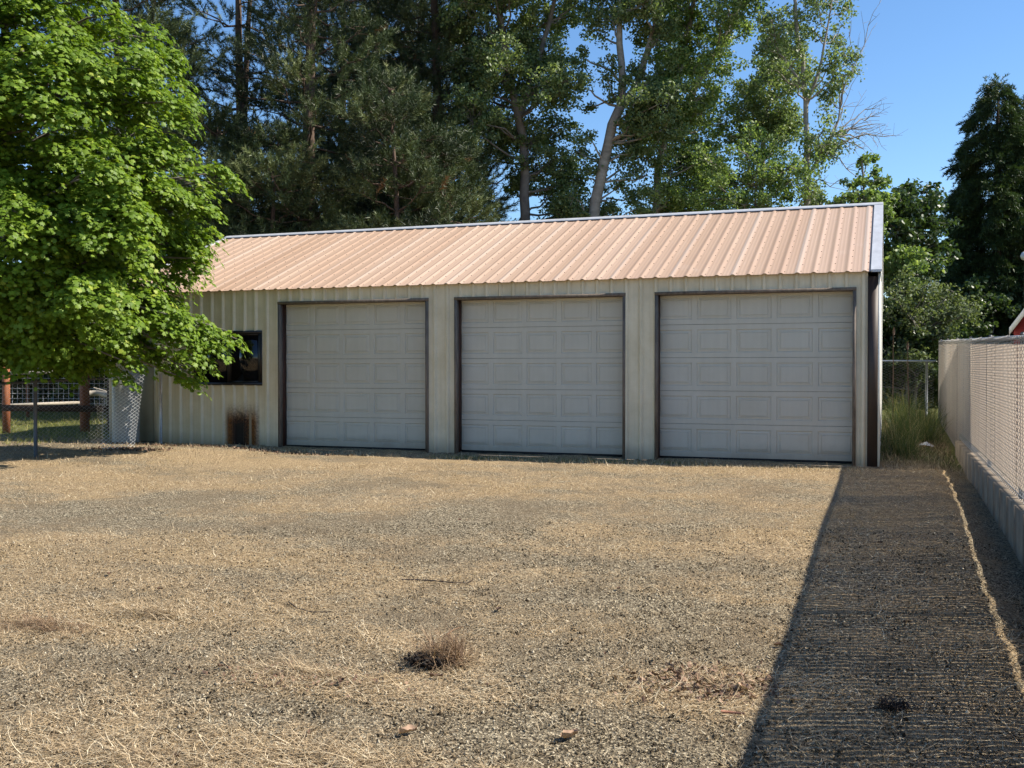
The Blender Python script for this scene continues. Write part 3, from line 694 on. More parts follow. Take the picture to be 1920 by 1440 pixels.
# loose bright mesh panel (open gate leaf) leaning beside the wall
lm = thing('wire_mesh_panel', 'bright loose sheet of chain link mesh leaning before the white tank', 'fence panel')
A = at(190, 842, 16.4); B = at(252, 838, 17.0); A2 = at(194, 700, 16.4); B2 = at(272, 694, 17.0)
g = Geo(); nw = 15; hseg = 44
for i in range(nw):
    for_s = (i + .5) / nw; P_ = []
    for j in range(hseg):
        t = j / (hseg - 1); s = for_s + (1 if (i + j) % 2 == 0 else -1) * .5 / nw
        lo = A + (B - A) * s; hi = A2 + (B2 - A2) * s; q = lo + (hi - lo) * t
        q = q + np.array([.04, -.05, 0]) * math.sin(t * 3.1 + s * 4) ; P_.append(q)
    g.tube(P_, .0042, 3, cap=False)
g.build('wire_mesh', M['wire_bright'], lm)
g = Geo(); q = at(302, 836, 17.95); q2 = at(301, 700, 17.95); g.tube([q + np.array([0, 0, -.1]), (q[0], q[1], q2[2])], .025, 8)
tag(g.build('gate_post', M['pipe']), 'slim galvanised gate pipe standing against the cream wall by the side door', 'post')
# white tank
tk = thing('water_tank', 'white cylindrical tank standing behind the loose mesh at the garage corner', 'tank')
c = at(236, 800, 18.0); cz = float(gz(c[0], c[1])); top = at(236, 699, 18.0)[2]
c[1] = 15.0; c[0] = onY(236, 800, 15.0)[0]
g = Geo(); rr = .235; g.rings([(c[0], c[1], z) for z in (cz, cz + .02, top - .06, top - .02, top)], [rr, rr, rr, rr - .015, rr - .08], [rr, rr, rr, rr - .015, rr - .08], 28); g.build('tank_body', M['tank'], tk, True)
g = Geo(); g.rings([(c[0], c[1], z) for z in (top + .001, top + .04)], [.05, .05], [.05, .05], 14); g.build('tank_cap', M['pipe'], tk, True)
# wooden fence behind
wfn = thing('wooden_fence', 'brown wooden post and rail fence with wire on the left lawn', 'fence')
def post_px(xc, yt, yb, Z, wpx, mat, parent, name='post'):
    a = at(xc, yb, Z); b = at(xc, yt, Z); w2 = wpx / FPX * Z / 2
    d = w2 * .95; ang = YAW - D2R(28); ca, sa = math.cos(ang), math.sin(ang)
    V = []
    for z in (min(a[2], float(gz(a[0], a[1]))) - .05, b[2]):
        for ux, uy in ((-1, -1), (1, -1), (1, 1), (-1, 1)): V.append((a[0] + (ux * ca - uy * sa) * d * .8, a[1] + (ux * sa + uy * ca) * d * .8, z))
    g = Geo(); g.add(V, np.array([[0, 3, 2, 1], [4, 5, 6, 7], [0, 1, 5, 4], [1, 2, 6, 5], [2, 3, 7, 6], [3, 0, 4, 7]])); return g.build(name, mat, parent)
post_px(12, 688, 812, 21.4, 13, M['cedar'], wfn); post_px(159, 690, 802, 21.6, 16, M['cedar'], wfn); post_px(208, 712, 805, 21.7, 12, M['cedar_dark'], wfn)
def bar_px(x0, y0, x1, y1, Z0, Z1, hpx, th, mat, parent, name):
    a = at(x0, y0, Z0); b = at(x1, y1, Z1); h = hpx / FPX * (Z0 + Z1) / 2; d = b - a; d[2] = 0; d /= np.linalg.norm(d); n = np.array([d[1], -d[0], 0])
    V = [p_ + n * q + np.array([0, 0, z]) for z in (-h / 2, h / 2) for p_, q in ((a, 0), (b, 0), (b, -th), (a, -th))]
    g = Geo(); g.add(V, np.array([[0, 3, 2, 1], [4, 5, 6, 7], [0, 1, 5, 4], [1, 2, 6, 5], [2, 3, 7, 6], [3, 0, 4, 7]])); return g.build(name, mat, parent)
bar_px(3, 765, 216, 767, 21.2, 21.5, 12, .04, M['cedar_dark'], wfn, 'rail')
bar_px(-10, 700, 145, 697, 24.0, 24.3, 6, .10, M['palewood'], wfn, 'rail')
post_px(52, 706, 758, 26.5, 6, M['cedar'], wfn); post_px(166, 703, 760, 26.0, 6, M['cedar'], wfn)
g = Geo()
for k in range(26):
    x = 4 + k * 9.6; g.tube([at(x, 689, 25.2), at(x, 770, 25.2)], .0045, 4)
for k in range(8): g.tube([at(0, 690 + k * 9.5, 25.2), at(250, 691 + k * 9.5, 25.2)], .0045, 4)
g.build('welded_wire', M['wire'], wfn)
# raised bed / boards behind
rb = thing('plank_pile', 'long pale weathered plank lying level behind the wooden rail', 'plank')
bar_px(18, 760, 150, 755, 23.2, 24.6, 5, .3, M['palewood'], rb, 'plank')
lg = thing('bleached_log', 'short bleached log lying on the lawn right of the wooden posts', 'log')
g = Geo(); g.tube([at(168, 738, 24.5), at(185, 736, 24.5), at(206, 742, 24.3)], [.07, .08, .07], 8); g.tube([at(176, 727, 24.5), at(196, 733, 24.4), at(210, 740, 24.3)], [.015, .02, .03], 6); g.tube([at(204, 742, 24.3), at(205, 770, 24.3)], [.06, .07], 7); g.build('log_wood', M['palewood'], lg)

# ------------------------------------------------------------------ red shed, lamp
shd = thing('shed', 'red shed with steep roof and white rake trim beyond the slatted fence', 'shed')
c0 = onY(1901, 609, 17.2); x0 = c0[0]; zE = c0[2]; wS = 4.4; pts = [(0, 0), (wS * .25, 1.52), (wS / 2, 3.05), (wS * .75, 1.52), (wS, 0)]
g = Geo(); y0, y1 = 17.2, 26.2
prof = [(x0, .1)] + [(x0 + a, zE + b) for a, b in pts] + [(x0 + wS, .1)]
V = [(a, y0, b) for a, b in prof] + [(a, y1, b) for a, b in prof]; k = len(prof)
g.add(V, [np.arange(k)[None, ::-1] * 1, (np.arange(k) + k)[None], np.array([[0, 1, k + 1, k], [k - 2, k - 1, 2 * k - 1, 2 * k - 2]])]); g.build('wall', M['red'], shd)
g = Geo(); rp = [(x0 - .06 , zE - .09)] + [(x0 + a, zE + b + .05) for a, b in pts[1:4]] + [(x0 + wS + .06, zE - .09)]
V = []
for yy in (y0 - .10, y1 + .1):
    for a, b in rp: V.append((a, yy, b))
    for a, b in rp: V.append((a, yy, b + .04))
k = 5; F = []
for i in range(4): F += [[i, i + 1, 10 + i + 1, 10 + i], [5 + i, 15 + i, 15 + i + 1, 5 + i + 1], [i, 5 + i, 6 + i, i + 1], [10 + i, 11 + i, 16 + i, 15 + i]]
g.add(V, np.array(F)); g.build('roof', M['shingle'], shd)
g = Geo()
for i in range(4):
    (a, b), (c_, d_) = rp[i], rp[i + 1]; V = [(a, y0 - .125, b - .07), (c_, y0 - .125, d_ - .07), (c_, y0 - .125, d_ + .045), (a, y0 - .125, b + .045)]
    V += [(p_[0], y0 - .102, p_[2]) for p_ in V]; g.add(V, np.array([[0, 1, 2, 3], [7, 6, 5, 4], [0, 4, 5, 1], [2, 6, 7, 3], [0, 3, 7, 4]]))
g.build('rake_trim', M['trimwhite'], shd)
for o in list(shd.children):
    q = Vector((c0[0], c0[1], 0)); ca_ = D2R(-7.4); o.location = q - Vector((math.cos(ca_) * q.x - math.sin(ca_) * q.y, math.sin(ca_) * q.x + math.cos(ca_) * q.y, 0)); o.rotation_euler = (0, 0, ca_)
lp = thing('yard_lamp', 'thin pole with a white globe at the right edge of the photo', 'lamp')
q = at(1922, 480, 30.); g = Geo(); g.tube([(q[0], q[1], .5), (q[0], q[1], q[2] - .12)], .025, 8); g.build('pole', M['bark_grey'], lp)
g = Geo(); g.rings([(q[0], q[1], q[2] + z) for z in (-.13, -.1, 0, .1, .13)], [.03, .09, .13, .09, .03], [.03, .09, .13, .09, .03], 14); g.build('globe', M['bulb'], lp, True)

# ------------------------------------------------------------------ foliage
def rand_dirs(n):
    v = R.normal(size=(n, 3)); return v / (np.linalg.norm(v, axis=1)[:, None] + 1e-9)
MAPLE = np.array([[0, -.12], [.20, -.30], [.34, -.02], [.62, .05], [.40, .22], [.46, .52], [.20, .46], [0, .80], [-.20, .46], [-.46, .52], [-.40, .22], [-.62, .05], [-.34, -.02], [-.20, -.30]])
OVAL = np.array([[0, -.5], [.32, -.12], [.26, .22], [0, .6], [-.26, .22], [-.32, -.12]])
NARROW = np.array([[0, -.5], [.17, 0], [0, .55], [-.17, 0]])
def leaves(g, C0, size, nrm, shape, rnd, fold=.15, m=0):
    """C0 (n,3), nrm (n,3) leaf normals"""
    n = len(C0); nrm = nrm / (np.linalg.norm(nrm, axis=1)[:, None] + 1e-9)
    t = rand_dirs(n); t[:, 2] -= .5; t = t - nrm * (t * nrm).sum(1)[:, None]; t /= np.linalg.norm(t, axis=1)[:, None] + 1e-9
    b = np.cross(nrm, t); k = len(shape)
    s = size[:, None, None]
    V = C0[:, None] + s * (b[:, None] * shape[None, :, :1] + t[:, None] * shape[None, :, 1:] - nrm[:, None] * (fold * np.abs(shape[None, :, :1]) * 1.2 + .12 * shape[None, :, 1:] ** 2))
    if k > 6:
        ctr = C0[:, None] + 0; V = np.concatenate([V, C0[:, None] + s * t[:, None] * .1], 1); kk = k + 1
        i = np.arange(k); F = np.stack([np.full(k, k), i, (i + 1) % k], -1)
        F = (np.arange(n)[:, None, None] * kk + F[None]).reshape(-1, 3)
    elif k == 6:
        kk = 6; F = (np.arange(n)[:, None, None] * 6 + np.array([[0, 1, 2, 3], [0, 3, 4, 5]])[None]).reshape(-1, 4)
    else:
        kk = 4; F = (np.arange(n)[:, None, None] * 4 + np.array([[0, 1, 2, 3]])[None]).reshape(-1, 4)
    g.add(V.reshape(-1, 3), F, m, np.repeat(rnd, kk))
def inpoly(x, y, poly):
    c = False; n = len(poly); j = n - 1
    for i in range(n):
        xi, yi = poly[i]; xj, yj = poly[j]
        if (yi > y) != (yj > y) and x < (xj - xi) * (y - yi) / (yj - yi) + xi: c = not c
        j = i
    return c
def lobes_in(poly, Z, n, rr, dz):
    xs = [p[0] for p in poly]; ys = [p[1] for p in poly]; out = []
    while len(out) < n:
        x = random.uniform(min(xs), max(xs)); y = random.uniform(min(ys), max(ys))
        if inpoly(x, y, poly): out.append((at(x, y, Z + random.uniform(-dz, dz)), random.uniform(*rr)))
    return out
def limb(g, a, b, r0, r1, sag=.0, n=5, sides=5):
    a = np.array(a, float); b = np.array(b, float); L = np.linalg.norm(b - a); t = np.linspace(0, 1, n)
    j = R.normal(0, .05 * L, (n, 3)) * (np.sin(t * math.pi))[:, None]
    p = a + (b - a) * t[:, None] + j; p[:, 2] += sag * L * (t * (1 - t)) * 2
    g.tube(p, r0 + (r1 - r0) * t, sides, cap=False); return p
def px_path(path, Z): return [at(x, y, Z + (e if len(q) > 2 else 0)) for q in path for (x, y, e) in [(q[0], q[1], q[2] if len(q) > 2 else 0)]]
def broadleaf(name, label, cat, paths, radii, Z, lobes, leafsize, mat, bark, nsub=17, nleaf=78, shape=OVAL, group=None, subr=.30, up=.5, bare=None, twig=True, flat=.8, flut=1.):
    th = thing(name, label, cat, group)
    tg = Geo(); nodes = []
    for path, (r0, r1) in zip(paths, radii):
        P_ = np.array(px_path(path, Z))
        if path is paths[0]:
            gzb = float(gz(P_[0][0], P_[0][1])); P_ = np.vstack([[P_[0][0] + .05, P_[0][1], gzb - .2], P_])
        # smooth by resample
        seg = np.linalg.norm(np.diff(P_, axis=0), axis=1); s = np.r_[0, np.cumsum(seg)]; t = np.linspace(0, s[-1], max(8, int(s[-1] / .5)))
        Q = np.column_stack([np.interp(t, s, P_[:, i]) for i in range(3)]); Q[1:-1] += R.normal(0, .02, (len(Q) - 2, 3))
        rr = np.linspace(r0, r1, len(t)); tg.tube(Q, rr, 9, cap=False); nodes += [(q, r) for q, r in zip(Q, rr)]
    NP = np.array([q for q, _ in nodes]); NR = np.array([r for _, r in nodes])
    lg_ = Geo()
    for c, r in lobes:
        c = np.array(c)
        # attach to a node below the lobe
        d = np.linalg.norm(NP - c, axis=1) + np.maximum(0, NP[:, 2] - c[2] + .3) * 3
        k = int(np.argmin(d)); 
        limb(tg, NP[k], c, min(.040, NR[k] * .5) * flut, .014, -.08)
        ns = max(3, int(nsub * (r / .7) ** 2))
        dd = rand_dirs(ns) * (R.random(ns)[:, None] ** .6) * r * 1.25; dd[:, 2] *= flat
        for s_ in dd:
            sc_ = c + s_
            if twig: limb(tg, c, sc_, .011, .005, 0, 3, 3)
            nl = int(nleaf * random.uniform(.6, 1.3)); rad = subr * random.uniform(.6, 1.25)
            v = rand_dirs(nl) * (R.random(nl)[:, None] ** .45) * rad; v[:, 2] *= .75
            nr = rand_dirs(nl) * .8 + v / rad * .45 + np.array([0, 0, up])
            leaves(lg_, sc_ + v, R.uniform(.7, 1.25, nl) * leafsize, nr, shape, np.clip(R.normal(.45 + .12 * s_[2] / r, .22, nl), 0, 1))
    if bare:
        for A_, tips, r0 in bare:
            a = at(*A_)
            for tp in tips:
                b = at(*tp); p = limb(tg, a, b, r0, .008, .05, 7, 4)
                for k in range(7):
                    i = random.randint(2, 6); e = p[i] + (b - a) * random.uniform(.15, .3) + R.normal(0, .28, 3) * np.array([1, 1, .8])
                    q = limb(tg, p[i], e, .009, .004, .03, 4, 3)
                    limb(tg, q[2], q[2] + (b - a) * .1 + R.normal(0, .18, 3), .005, .003, 0, 3, 3)
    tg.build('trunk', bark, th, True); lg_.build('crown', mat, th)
    return th

# --- maple in front on the left
def maple():
    th = thing('maple_tree', 'bright green maple with full crown overhanging the left end of the garage', 'tree')
    Z0 = 16.3; tg = Geo(); lv = Geo()
    c0 = at(5, 250, Z0); b0 = at(-70, 800, Z0); b0[2] = float(gz(b0[0], b0[1])) - .2
    trunk = [b0, b0 + np.array([.02, .03, .9]), (b0 + c0) / 2 + np.array([.1, 0, 0]), c0, c0 + np.array([.1, 0, 2.6])]
    tg.tube(trunk, [.22, .19, .16, .10, .03], 10, cap=False)
    NP = np.array([trunk[1] + (np.array(trunk[4]) - trunk[1]) * t for t in np.linspace(.28, 1, 12)])
    EDGE = [(225,25),(300,75),(335,130),(350,190),(330,250),(345,300),(405,335),(390,375),(365,430),(375,480),(335,515),(320,565),(315,600),(370,625),(345,645),(335,685),(300,660),(240,680),(180,650),(120,665),(60,650),(0,665),(-60,660),(352,450),(362,490),(325,520),(305,545),(290,560),(315,590),(280,600),(260,560),(250,600),(345,440),(320,470),(300,500),(280,530),(320,610),(260,120),(280,200),(180,-20),(300,420),(270,340),(120,-60),(250,560),(200,470)]
    lobes = []
    for x, y in EDGE: lobes.append((at(x, y, Z0 + random.uniform(-.9, .9)), random.uniform(.30, .48)))
    for x, y in ((418,322),(428,345),(447,637),(430,622),(380,485),(355,170),(360,705),(350,690),(395,622),(412,640),(390,655),(400,640),(375,668),(352,712)): lobes.append((at(x, y, Z0 + random.uniform(-.3,   .3)), .17))
    poly = [(250,0),(330,90),(360,180),(345,260),(380,330),(350,420),(360,500),(310,560),(325,620),(300,670),(200,685),(-150,670),(-450,500),(-500,100),(-350,-250),(0,-420),(150,-200)]
    for z_, nn, sh in ((-1.9, 70, .74), (-1.2, 72, .88), (-.4, 56, .96), (.5, 34, .95), (1.5, 26, .85)):
        for _ in range(nn):
            while 1:
                x = random.uniform(-520, 400); y = random.uniform(-420, 700)
                if inpoly(x, y, poly): break
            xx = -40 + (x + 40) * sh; yy = 250 + (y - 250) * sh
            lobes.append((at(xx, yy, Z0 + z_ + random.uniform(-.3, .3)), random.uniform(.42, .66)))
    for _ in range(46): lobes.append((at(random.uniform(-250, 300), random.uniform(610, 676), Z0 + random.uniform(-1.1, 1.2)), random.uniform(.3, .42)))
    for c, r in lobes:
        k = int(np.argmin(np.linalg.norm(NP - c, axis=1) + np.maximum(0, NP[:, 2] - c[2] + .2) * 2))
        limb(tg, NP[k], c, .04, .010, .05)
        ns = max(2, int(14 * (r / .45) ** 2))
        dd = rand_dirs(ns) * (R.random(ns)[:, None] ** .5) * r; dd[:, 2] *= .75
        for s_ in dd:
            pr_ = random.uniform(.16, .26); nl = int(31 * random.uniform(.7, 1.3)); sc_ = c + s_
            outd = (sc_ - c0); outd[2] *= .2; outd /= np.linalg.norm(outd) + 1e-6
            a = R.uniform(0, 6.283, nl); rr = pr_ * np.sqrt(R.random(nl))
            v = np.stack([np.cos(a) * rr, np.sin(a) * rr, -2.3 * rr ** 2 + R.normal(0, .024, nl)], -1) + outd * 0
            v[:, 2] -= (v @ outd) * .55                      # spray droops outward
            nr = np.stack([np.cos(a) * rr / pr_ * .6, np.sin(a) * rr / pr_ * .6, np.full(nl, .8)], -1) + outd * .45 + rand_dirs(nl) * .45
            leaves(lv, sc_ + v, R.uniform(.05, .09, nl), nr, MAPLE, np.clip(R.normal(.5, .2, nl) + random.gauss(0, .1), 0, 1), .2)
    tg.build('trunk', M['bark_grey'], th, True); lv.build('crown', M['maple'], th)
    return th
maple()

# --- pines
def needle_proto(L=.42, n=70):
    V = []; t = R.random(n) ** .7
    ax = np.stack([t * L, 0 * t, .06 * L * t ** 2], -1)
    d = rand_dirs(n); d[:, 0] = np.abs(d[:, 0]) * .8 + .35; d /= np.linalg.norm(d, axis=1)[:, None]
    ln = R.uniform(.09, .16, n); s = np.cross(d, rand_dirs(n)); s /= np.linalg.norm(s, axis=1)[:, None]
    w = .0075
    V = np.stack([ax - s * w, ax + s * w, ax + d * ln[:, None]], 1)
    return V.reshape(-1, 3)
PROTO = [needle_proto() for _ in range(6)]
def pine(name, label, x, y, h, zb, Rr, seed, dens=1., lean=(0, 0), group=None, thin=0., mat='pine', fork=False):
    th = thing(name, label, 'tree', group)
    tg = Geo(); z0 = float(gz(x, y)) - .2; tt = np.linspace(0, 1, 14)
    tr = np.column_stack([x + lean[0] * tt * h + .15 * np.sin(tt * 5 + seed), y + lean[1] * tt * h, z0 + tt * h]); r0 = .012 * h + .05
    tg.tube(tr, r0 * (1 - .85 * tt), 9, cap=False)
    if fork:
        tr2 = tr.copy(); q = np.clip(tt - .45, 0, 1); tr2[:, 0] += q * 1.3; tg.tube(tr2[6:], (r0 * .7 * (1 - .85 * tt))[6:], 8, cap=False)
    z = zb; bl = []
    while z < h - .2:
        t = z / h; L = Rr * (1 - ((z - zb) / (h - zb)) ** 1.5) ** .7 * (.75 + .25 * random.random()) + .3
        if z < zb + 1.5: L *= .6 + .4 * (z - zb) / 1.5
        nb = 5
        a0 = random.uniform(0, 6.28)
        for k in range(nb):
            if random.random() < thin: continue
            a = a0 + k * 6.283 / nb + random.uniform(-.4, .4); l = L * random.uniform(.6, 1.15)
            P0 = np.array([np.interp(z / h, tt, tr[:, i]) for i in range(3)]); hb = random.gauss(.42, .20)
            s = np.linspace(0, 1, 6); up = random.uniform(-.15, .35) - .2 * (1 - t)
            p = P0 + np.column_stack([np.cos(a) * l * s, np.sin(a) * l * s, l * (up * s + .16 * s ** 2)]); p[1:] += R.normal(0, .05, (5, 3))
            tg.tube(p, .035 * (1 - .8 * s) * (.5 + .25 * l), 4, cap=False)
            nt = int((6 + 12 * l) * dens)
            for q in range(nt):
                u = random.random() ** .6; u = .25 + .75 * u; pb_ = np.array([np.interp(u, s, p[:, i]) for i in range(3)])
                lat = l * .22 * (1.1 - u) + .12; off = np.array([random.gauss(0, lat), random.gauss(0, lat), random.gauss(.05, .09)])
                dirv = (p[-1] - p[0]); dirv /= np.linalg.norm(dirv); dv = dirv * .7 + off / (np.linalg.norm(off) + .1) * .8 + np.array([0, 0, .45])
                bl.append((pb_ + off, dv, hb))
                if random.random() < .3: tg.tube([pb_, pb_ + off], [.008, .005], 3, cap=False)
        z += .60
    C0 = np.array([b[0] for b in bl]); Dv = np.array([b[1] for b in bl]); HB = np.array([b[2] if len(b) > 2 else .45 for b in bl]); Dv += R.normal(0, .2, Dv.shape); Dv /= np.linalg.norm(Dv, axis=1)[:, None]
    s = np.cross(Dv, rand_dirs(len(Dv))); s /= np.linalg.norm(s, axis=1)[:, None]; w = np.cross(Dv, s)
    g = Geo(); pid = R.integers(0, len(PROTO), len(C0)); scl = R.uniform(.8, 1.35, len(C0)); hue = np.clip(HB + R.normal(0, .12, len(C0)), 0, .93)
    cc = R.random(len(C0)); hue[cc < .004] = 1
    for k in range(len(PROTO)):
        m = pid == k; pv = PROTO[k]
        V = C0[m][:, None] + scl[m][:, None, None] * (Dv[m][:, None] * pv[None, :, :1] + s[m][:, None] * pv[None, :, 1:2] + w[m][:, None] * pv[None, :, 2:])
        n = V.shape[0] * V.shape[1]; g.add(V.reshape(-1, 3), np.arange(n).reshape(-1, 3), 0, np.repeat(hue[m], pv.shape[0]))
    tg.build('trunk', M['bark_pine'], th, True); g.build('crown', M[mat], th)
    return th
def gp(px, Z): p = at(px, 700, Z); return p[0], p[1]
PN = [ # px, depth, height, crown base, radius, density, thin, label
 (225, 27, 15.5, 2.2, 2.7, 1.1, 0, 'pine rising behind the bright maple at far left', False),
 (458, 30, 16.0, 3.5, 2.3, .62, .50, 'open pine with forked bare trunk and sky showing through it', True),
 (290, 34, 15.0, 2.5, 2.2, .9, .1, 'slim pine just left of the forked open pine, behind the maple top', False),
 (588, 28, 17.5, 2.6, 2.7, 1.0, .05, 'large pine directly right of the forked open pine', False),
 (700, 33, 18.0, 2.6, 3.0, 1.1, 0, 'broad dark pine in the middle of the pine stand', False),
 (735, 26.5, 8.6, 2.4, 2.1, 1.3, 0, 'shorter bushy pine rising just behind the roof ridge', False),
 (815, 31, 17.5, 2.3, 2.6, 1.15, 0, 'dark pine nearest the pale green cottonwoods', False),
 (842, 27.5, 7.6, 2.2, 1.5, 1.2, 0, 'low dark pine whose branches reach toward the sky gap above the ridge', False),
 (520, 26.5, 7.4, 2.2, 1.9, 1.2, 0, 'low young pine above the left end of the roof ridge', False),
 (400, 26.5, 7.6, 2.0, 2.0, 1.2, 0, 'low dense pine seen between maple tip and roof ridge', False)]
PN += [(640, 37, 17.0, 2.5, 3.0, 1.0, 0, 'farther pine filling the gap left of the broad dark pine', False), (790, 38, 16.0, 2.5, 3.0, 1.0, 0, 'farther pine filling the gap right of the broad dark pine', False)]
for i, (p_, Z, h, zb, rr, de, thn, lb, fk) in enumerate(PN):
    x, y = gp(p_, Z); pine('pine_tree', lb, x, y, h, zb, rr, i, de, group='pine trees behind the garage', thin=thn, fork=fk)

# --- cottonwoods
A_poly = [(840,-260),(1050,-260),(1080,-100),(1095,10),(1065,90),(1085,150),(1090,215),(1070,260),(1035,285),(960,260),(930,330),(900,290),(860,200),(830,60)]
A_low = [(965,330),(990,290),(1060,290),(1090,350),(1100,420),(960,425)]
broadleaf('cottonwood_tree', 'tall leafy cottonwood beside the dark pines, left of the bare pale trunk', 'tree',
  [[(985,430),(985,330),(975,220),(950,130),(940,50),(925,-80),(915,-240)], [(975,220),(1010,120),(1040,0),(1050,-150)]], [(.20,.06),(.10,.03)], 30,
  lobes_in(A_poly, 30, 78, (.5, .85), 2.0) + lobes_in(A_low, 30.5, 26, (.4, .6), 1.5), .085, M['cotton'], M['bark_grey'], group='cottonwood trees behind the garage')
B_poly = [(1150,-220),(1245,-220),(1250,60),(1255,200),(1245,330),(1250,415),(1165,418),(1185,300),(1200,180),(1185,100)]
B_lob = [(at(x, y, 29.5 + random.uniform(-.6, 1.2)), r) for x, y, r in ((1150,175,.22),(1178,245,.4),(1172,300,.4),(1162,350,.4),(1150,400,.45),(1195,280,.5),(1120,395,.3),(1105,200,.15),(1185,190,.35),(1140,20,.5),(1125,-20,.5),(1095,110,.3),(1085,160,.35),(1210,330,.5),(1205,230,.5))] + lobes_in(B_poly, 29, 40, (.42, .7), 1.6) + [(at(x, y, 29 + random.uniform(-.5, .5)), r) for x, y, r in ((1128,70,.4),(1140,110,.3),(1150,40,.45),(1120,20,.4),(1138,150,.2),(1085,285,.35),(1108,262,.25),(1100,330,.42),(1075,370,.35),(1125,300,.22),(1148,390,.3),(1090,400,.3),(1170,150,.25))]
broadleaf('cottonwood_tree', 'cottonwood with bare pale leaning trunk that forks against the sky', 'tree',
  [[(1112,425),(1118,370),(1130,310),(1148,235),(1163,200)], [(1163,200),(1168,150),(1160,80),(1166,0),(1165,-160)], [(1163,200),(1190,165),(1215,90),(1235,30),(1250,-120)], [(1165,155),(1145,130),(1115,120),(1100,112)]], [(.20,.14),(.12,.04),(.11,.04),(.045,.02)], 29,
  B_lob, .085, M['cotton'], M['bark_pale'], group='cottonwood trees behind the garage')
C_poly = [(1255,-240),(1480,-240),(1430,-20),(1400,50),(1365,85),(1330,130),(1310,220),(1250,200),(1235,60)]
C_low = [(1225,270),(1290,235),(1345,300),(1340,400),(1240,410)]
broadleaf('cottonwood_tree', 'spreading cottonwood with brown forked trunk right of the pale leaning trunk', 'tree',
  [[(1228,425),(1232,340),(1242,270),(1255,235),(1262,190),(1280,110),(1300,20),(1310,-140)], [(1250,255),(1275,225),(1305,165),(1345,90),(1395,0),(1430,-120)]], [(.17,.05),(.12,.03)], 30,
  lobes_in(C_poly, 30, 66, (.42, .75), 2.0) + lobes_in(C_low, 30, 26, (.4, .6), 1.5) + [(at(1350, 140, 30), .25), (at(1330, 190, 30), .35), (at(1360, 230, 31), .4), (at(1370, 120, 30), .3), (at(1400, 60, 30), .4), (at(1320, 240, 30), .4), (at(1300, 200, 30), .3)], .082, M['cotton2'], M['bark_pale'], group='cottonwood trees behind the garage')
D_poly = [(1345,200),(1385,165),(1425,100),(1455,70),(1490,90),(1495,200),(1480,260),(1400,270),(1345,260)]
D_low = [(1335,290),(1400,262),(1490,285),(1500,400),(1340,405)]
broadleaf('cottonwood_tree', 'shorter cottonwood in the gap left of the slim straight trunk', 'tree',
  [[(1425,425),(1428,330),(1432,230),(1450,120),(1460,60)]], [(.14,.04)], 31.5, lobes_in(D_poly, 31.5, 26, (.45, .7), 1.6), .082, M['cotton'], M['bark_grey'], group='cottonwood trees behind the garage')
broadleaf('leafy_shrub', 'round yellow green leafy thicket above the roof ridge right of centre', 'shrub', [[(1415,425),(1415,380),(1420,310)]], [(.07,.03)], 27.5, lobes_in(D_low, 27.5, 32, (.4, .6), 1.2), .078, M['cotton2'], M['bark_grey'], nsub=11)
E1 = [(1515,-160),(1600,-160),(1592,20),(1570,70),(1590,110),(1597,160),(1560,190),(1545,235),(1520,245),(1518,120)]
E2 = [(1425,40),(1490,20),(1500,110),(1495,180),(1440,150)]
E3 = [(1505,250),(1540,240),(1560,300),(1570,390),(1500,395)]
broadleaf('birch_tree', 'slim tree with straight pale trunk and bare twigs reaching right', 'tree',
  [[(1514,425),(1513,300),(1511,200),(1504,110),(1492,30),(1482,-60),(1476,-140)], [(1513,195),(1530,150),(1545,90),(1560,0)], [(1511,170),(1470,110),(1440,70)], [(1516,330),(1540,290),(1565,250),(1575,205)]], [(.13,.03),(.05,.015),(.05,.015),(.055,.02)], 28,
  lobes_in(E1, 28, 24, (.35, .55), 1.2) + lobes_in(E2, 28, 12, (.35, .55), 1.0) + lobes_in(E3, 28, 13, (.32, .5), 1.0), .078, M['cotton'], M['bark_pale'], nsub=13, nleaf=70,
  bare=[((1575, 205, 28), [(1592, 60, 28), (1628, 48, 28.3), (1600, 120, 27.6)], .022), ((1560, 255, 28), [(1645, 232, 28.3), (1655, 255, 27.5), (1632, 205, 28.6), (1620, 280, 28), (1650, 218, 28), (1635, 240, 27.6), (1655, 256, 28.4)], .026), ((1545, 285, 28), [(1600, 260, 27.8), (1605, 330, 28), (1590, 180, 28.4)], .025), ((1520, 340, 28), [(1440, 330, 28), (1600, 350, 28)], .018)])
G_poly = [(1575,375),(1600,335),(1612,300),(1622,300),(1640,330),(1668,345),(1672,365),(1660,400),(1640,440),(1580,425)]
broadleaf('young_tree', 'small airy yellow green tree by the right end of the roof ridge', 'tree', [[(1622,460),(1620,400),(1618,330),(1616,300)]], [(.07,.02)], 27, lobes_in(G_poly, 27, 40, (.2, .34), .8) + [(at(1617, 292, 27), .14), (at(1662, 342, 27), .14), (at(1640, 322, 27), .14)], .10, M['cotton2'], M['bark_grey'], nsub=26, nleaf=36, subr=.18)
H_poly = [(1662,480),(1668,400),(1690,365),(1705,355),(1745,362),(1760,400),(1755,470),(1730,520),(1665,540)]
broadleaf('leafy_tree', 'dark broadleaf tree between the roof end and the tall conifer', 'tree', [[(1710,700),(1712,560),(1712,450),(1710,380)]], [(.10,.03)], 30, lobes_in(H_poly, 30, 34, (.35, .6), 1.2) + [(at(1738, 352, 30), .2), (at(1700, 350, 30), .2)], .12, M['darkleaf'], M['bark_grey'], nleaf=50)
H2 = [(1660,470),(1720,480),(1755,520),(1760,570),(1700,600),(1655,600)]
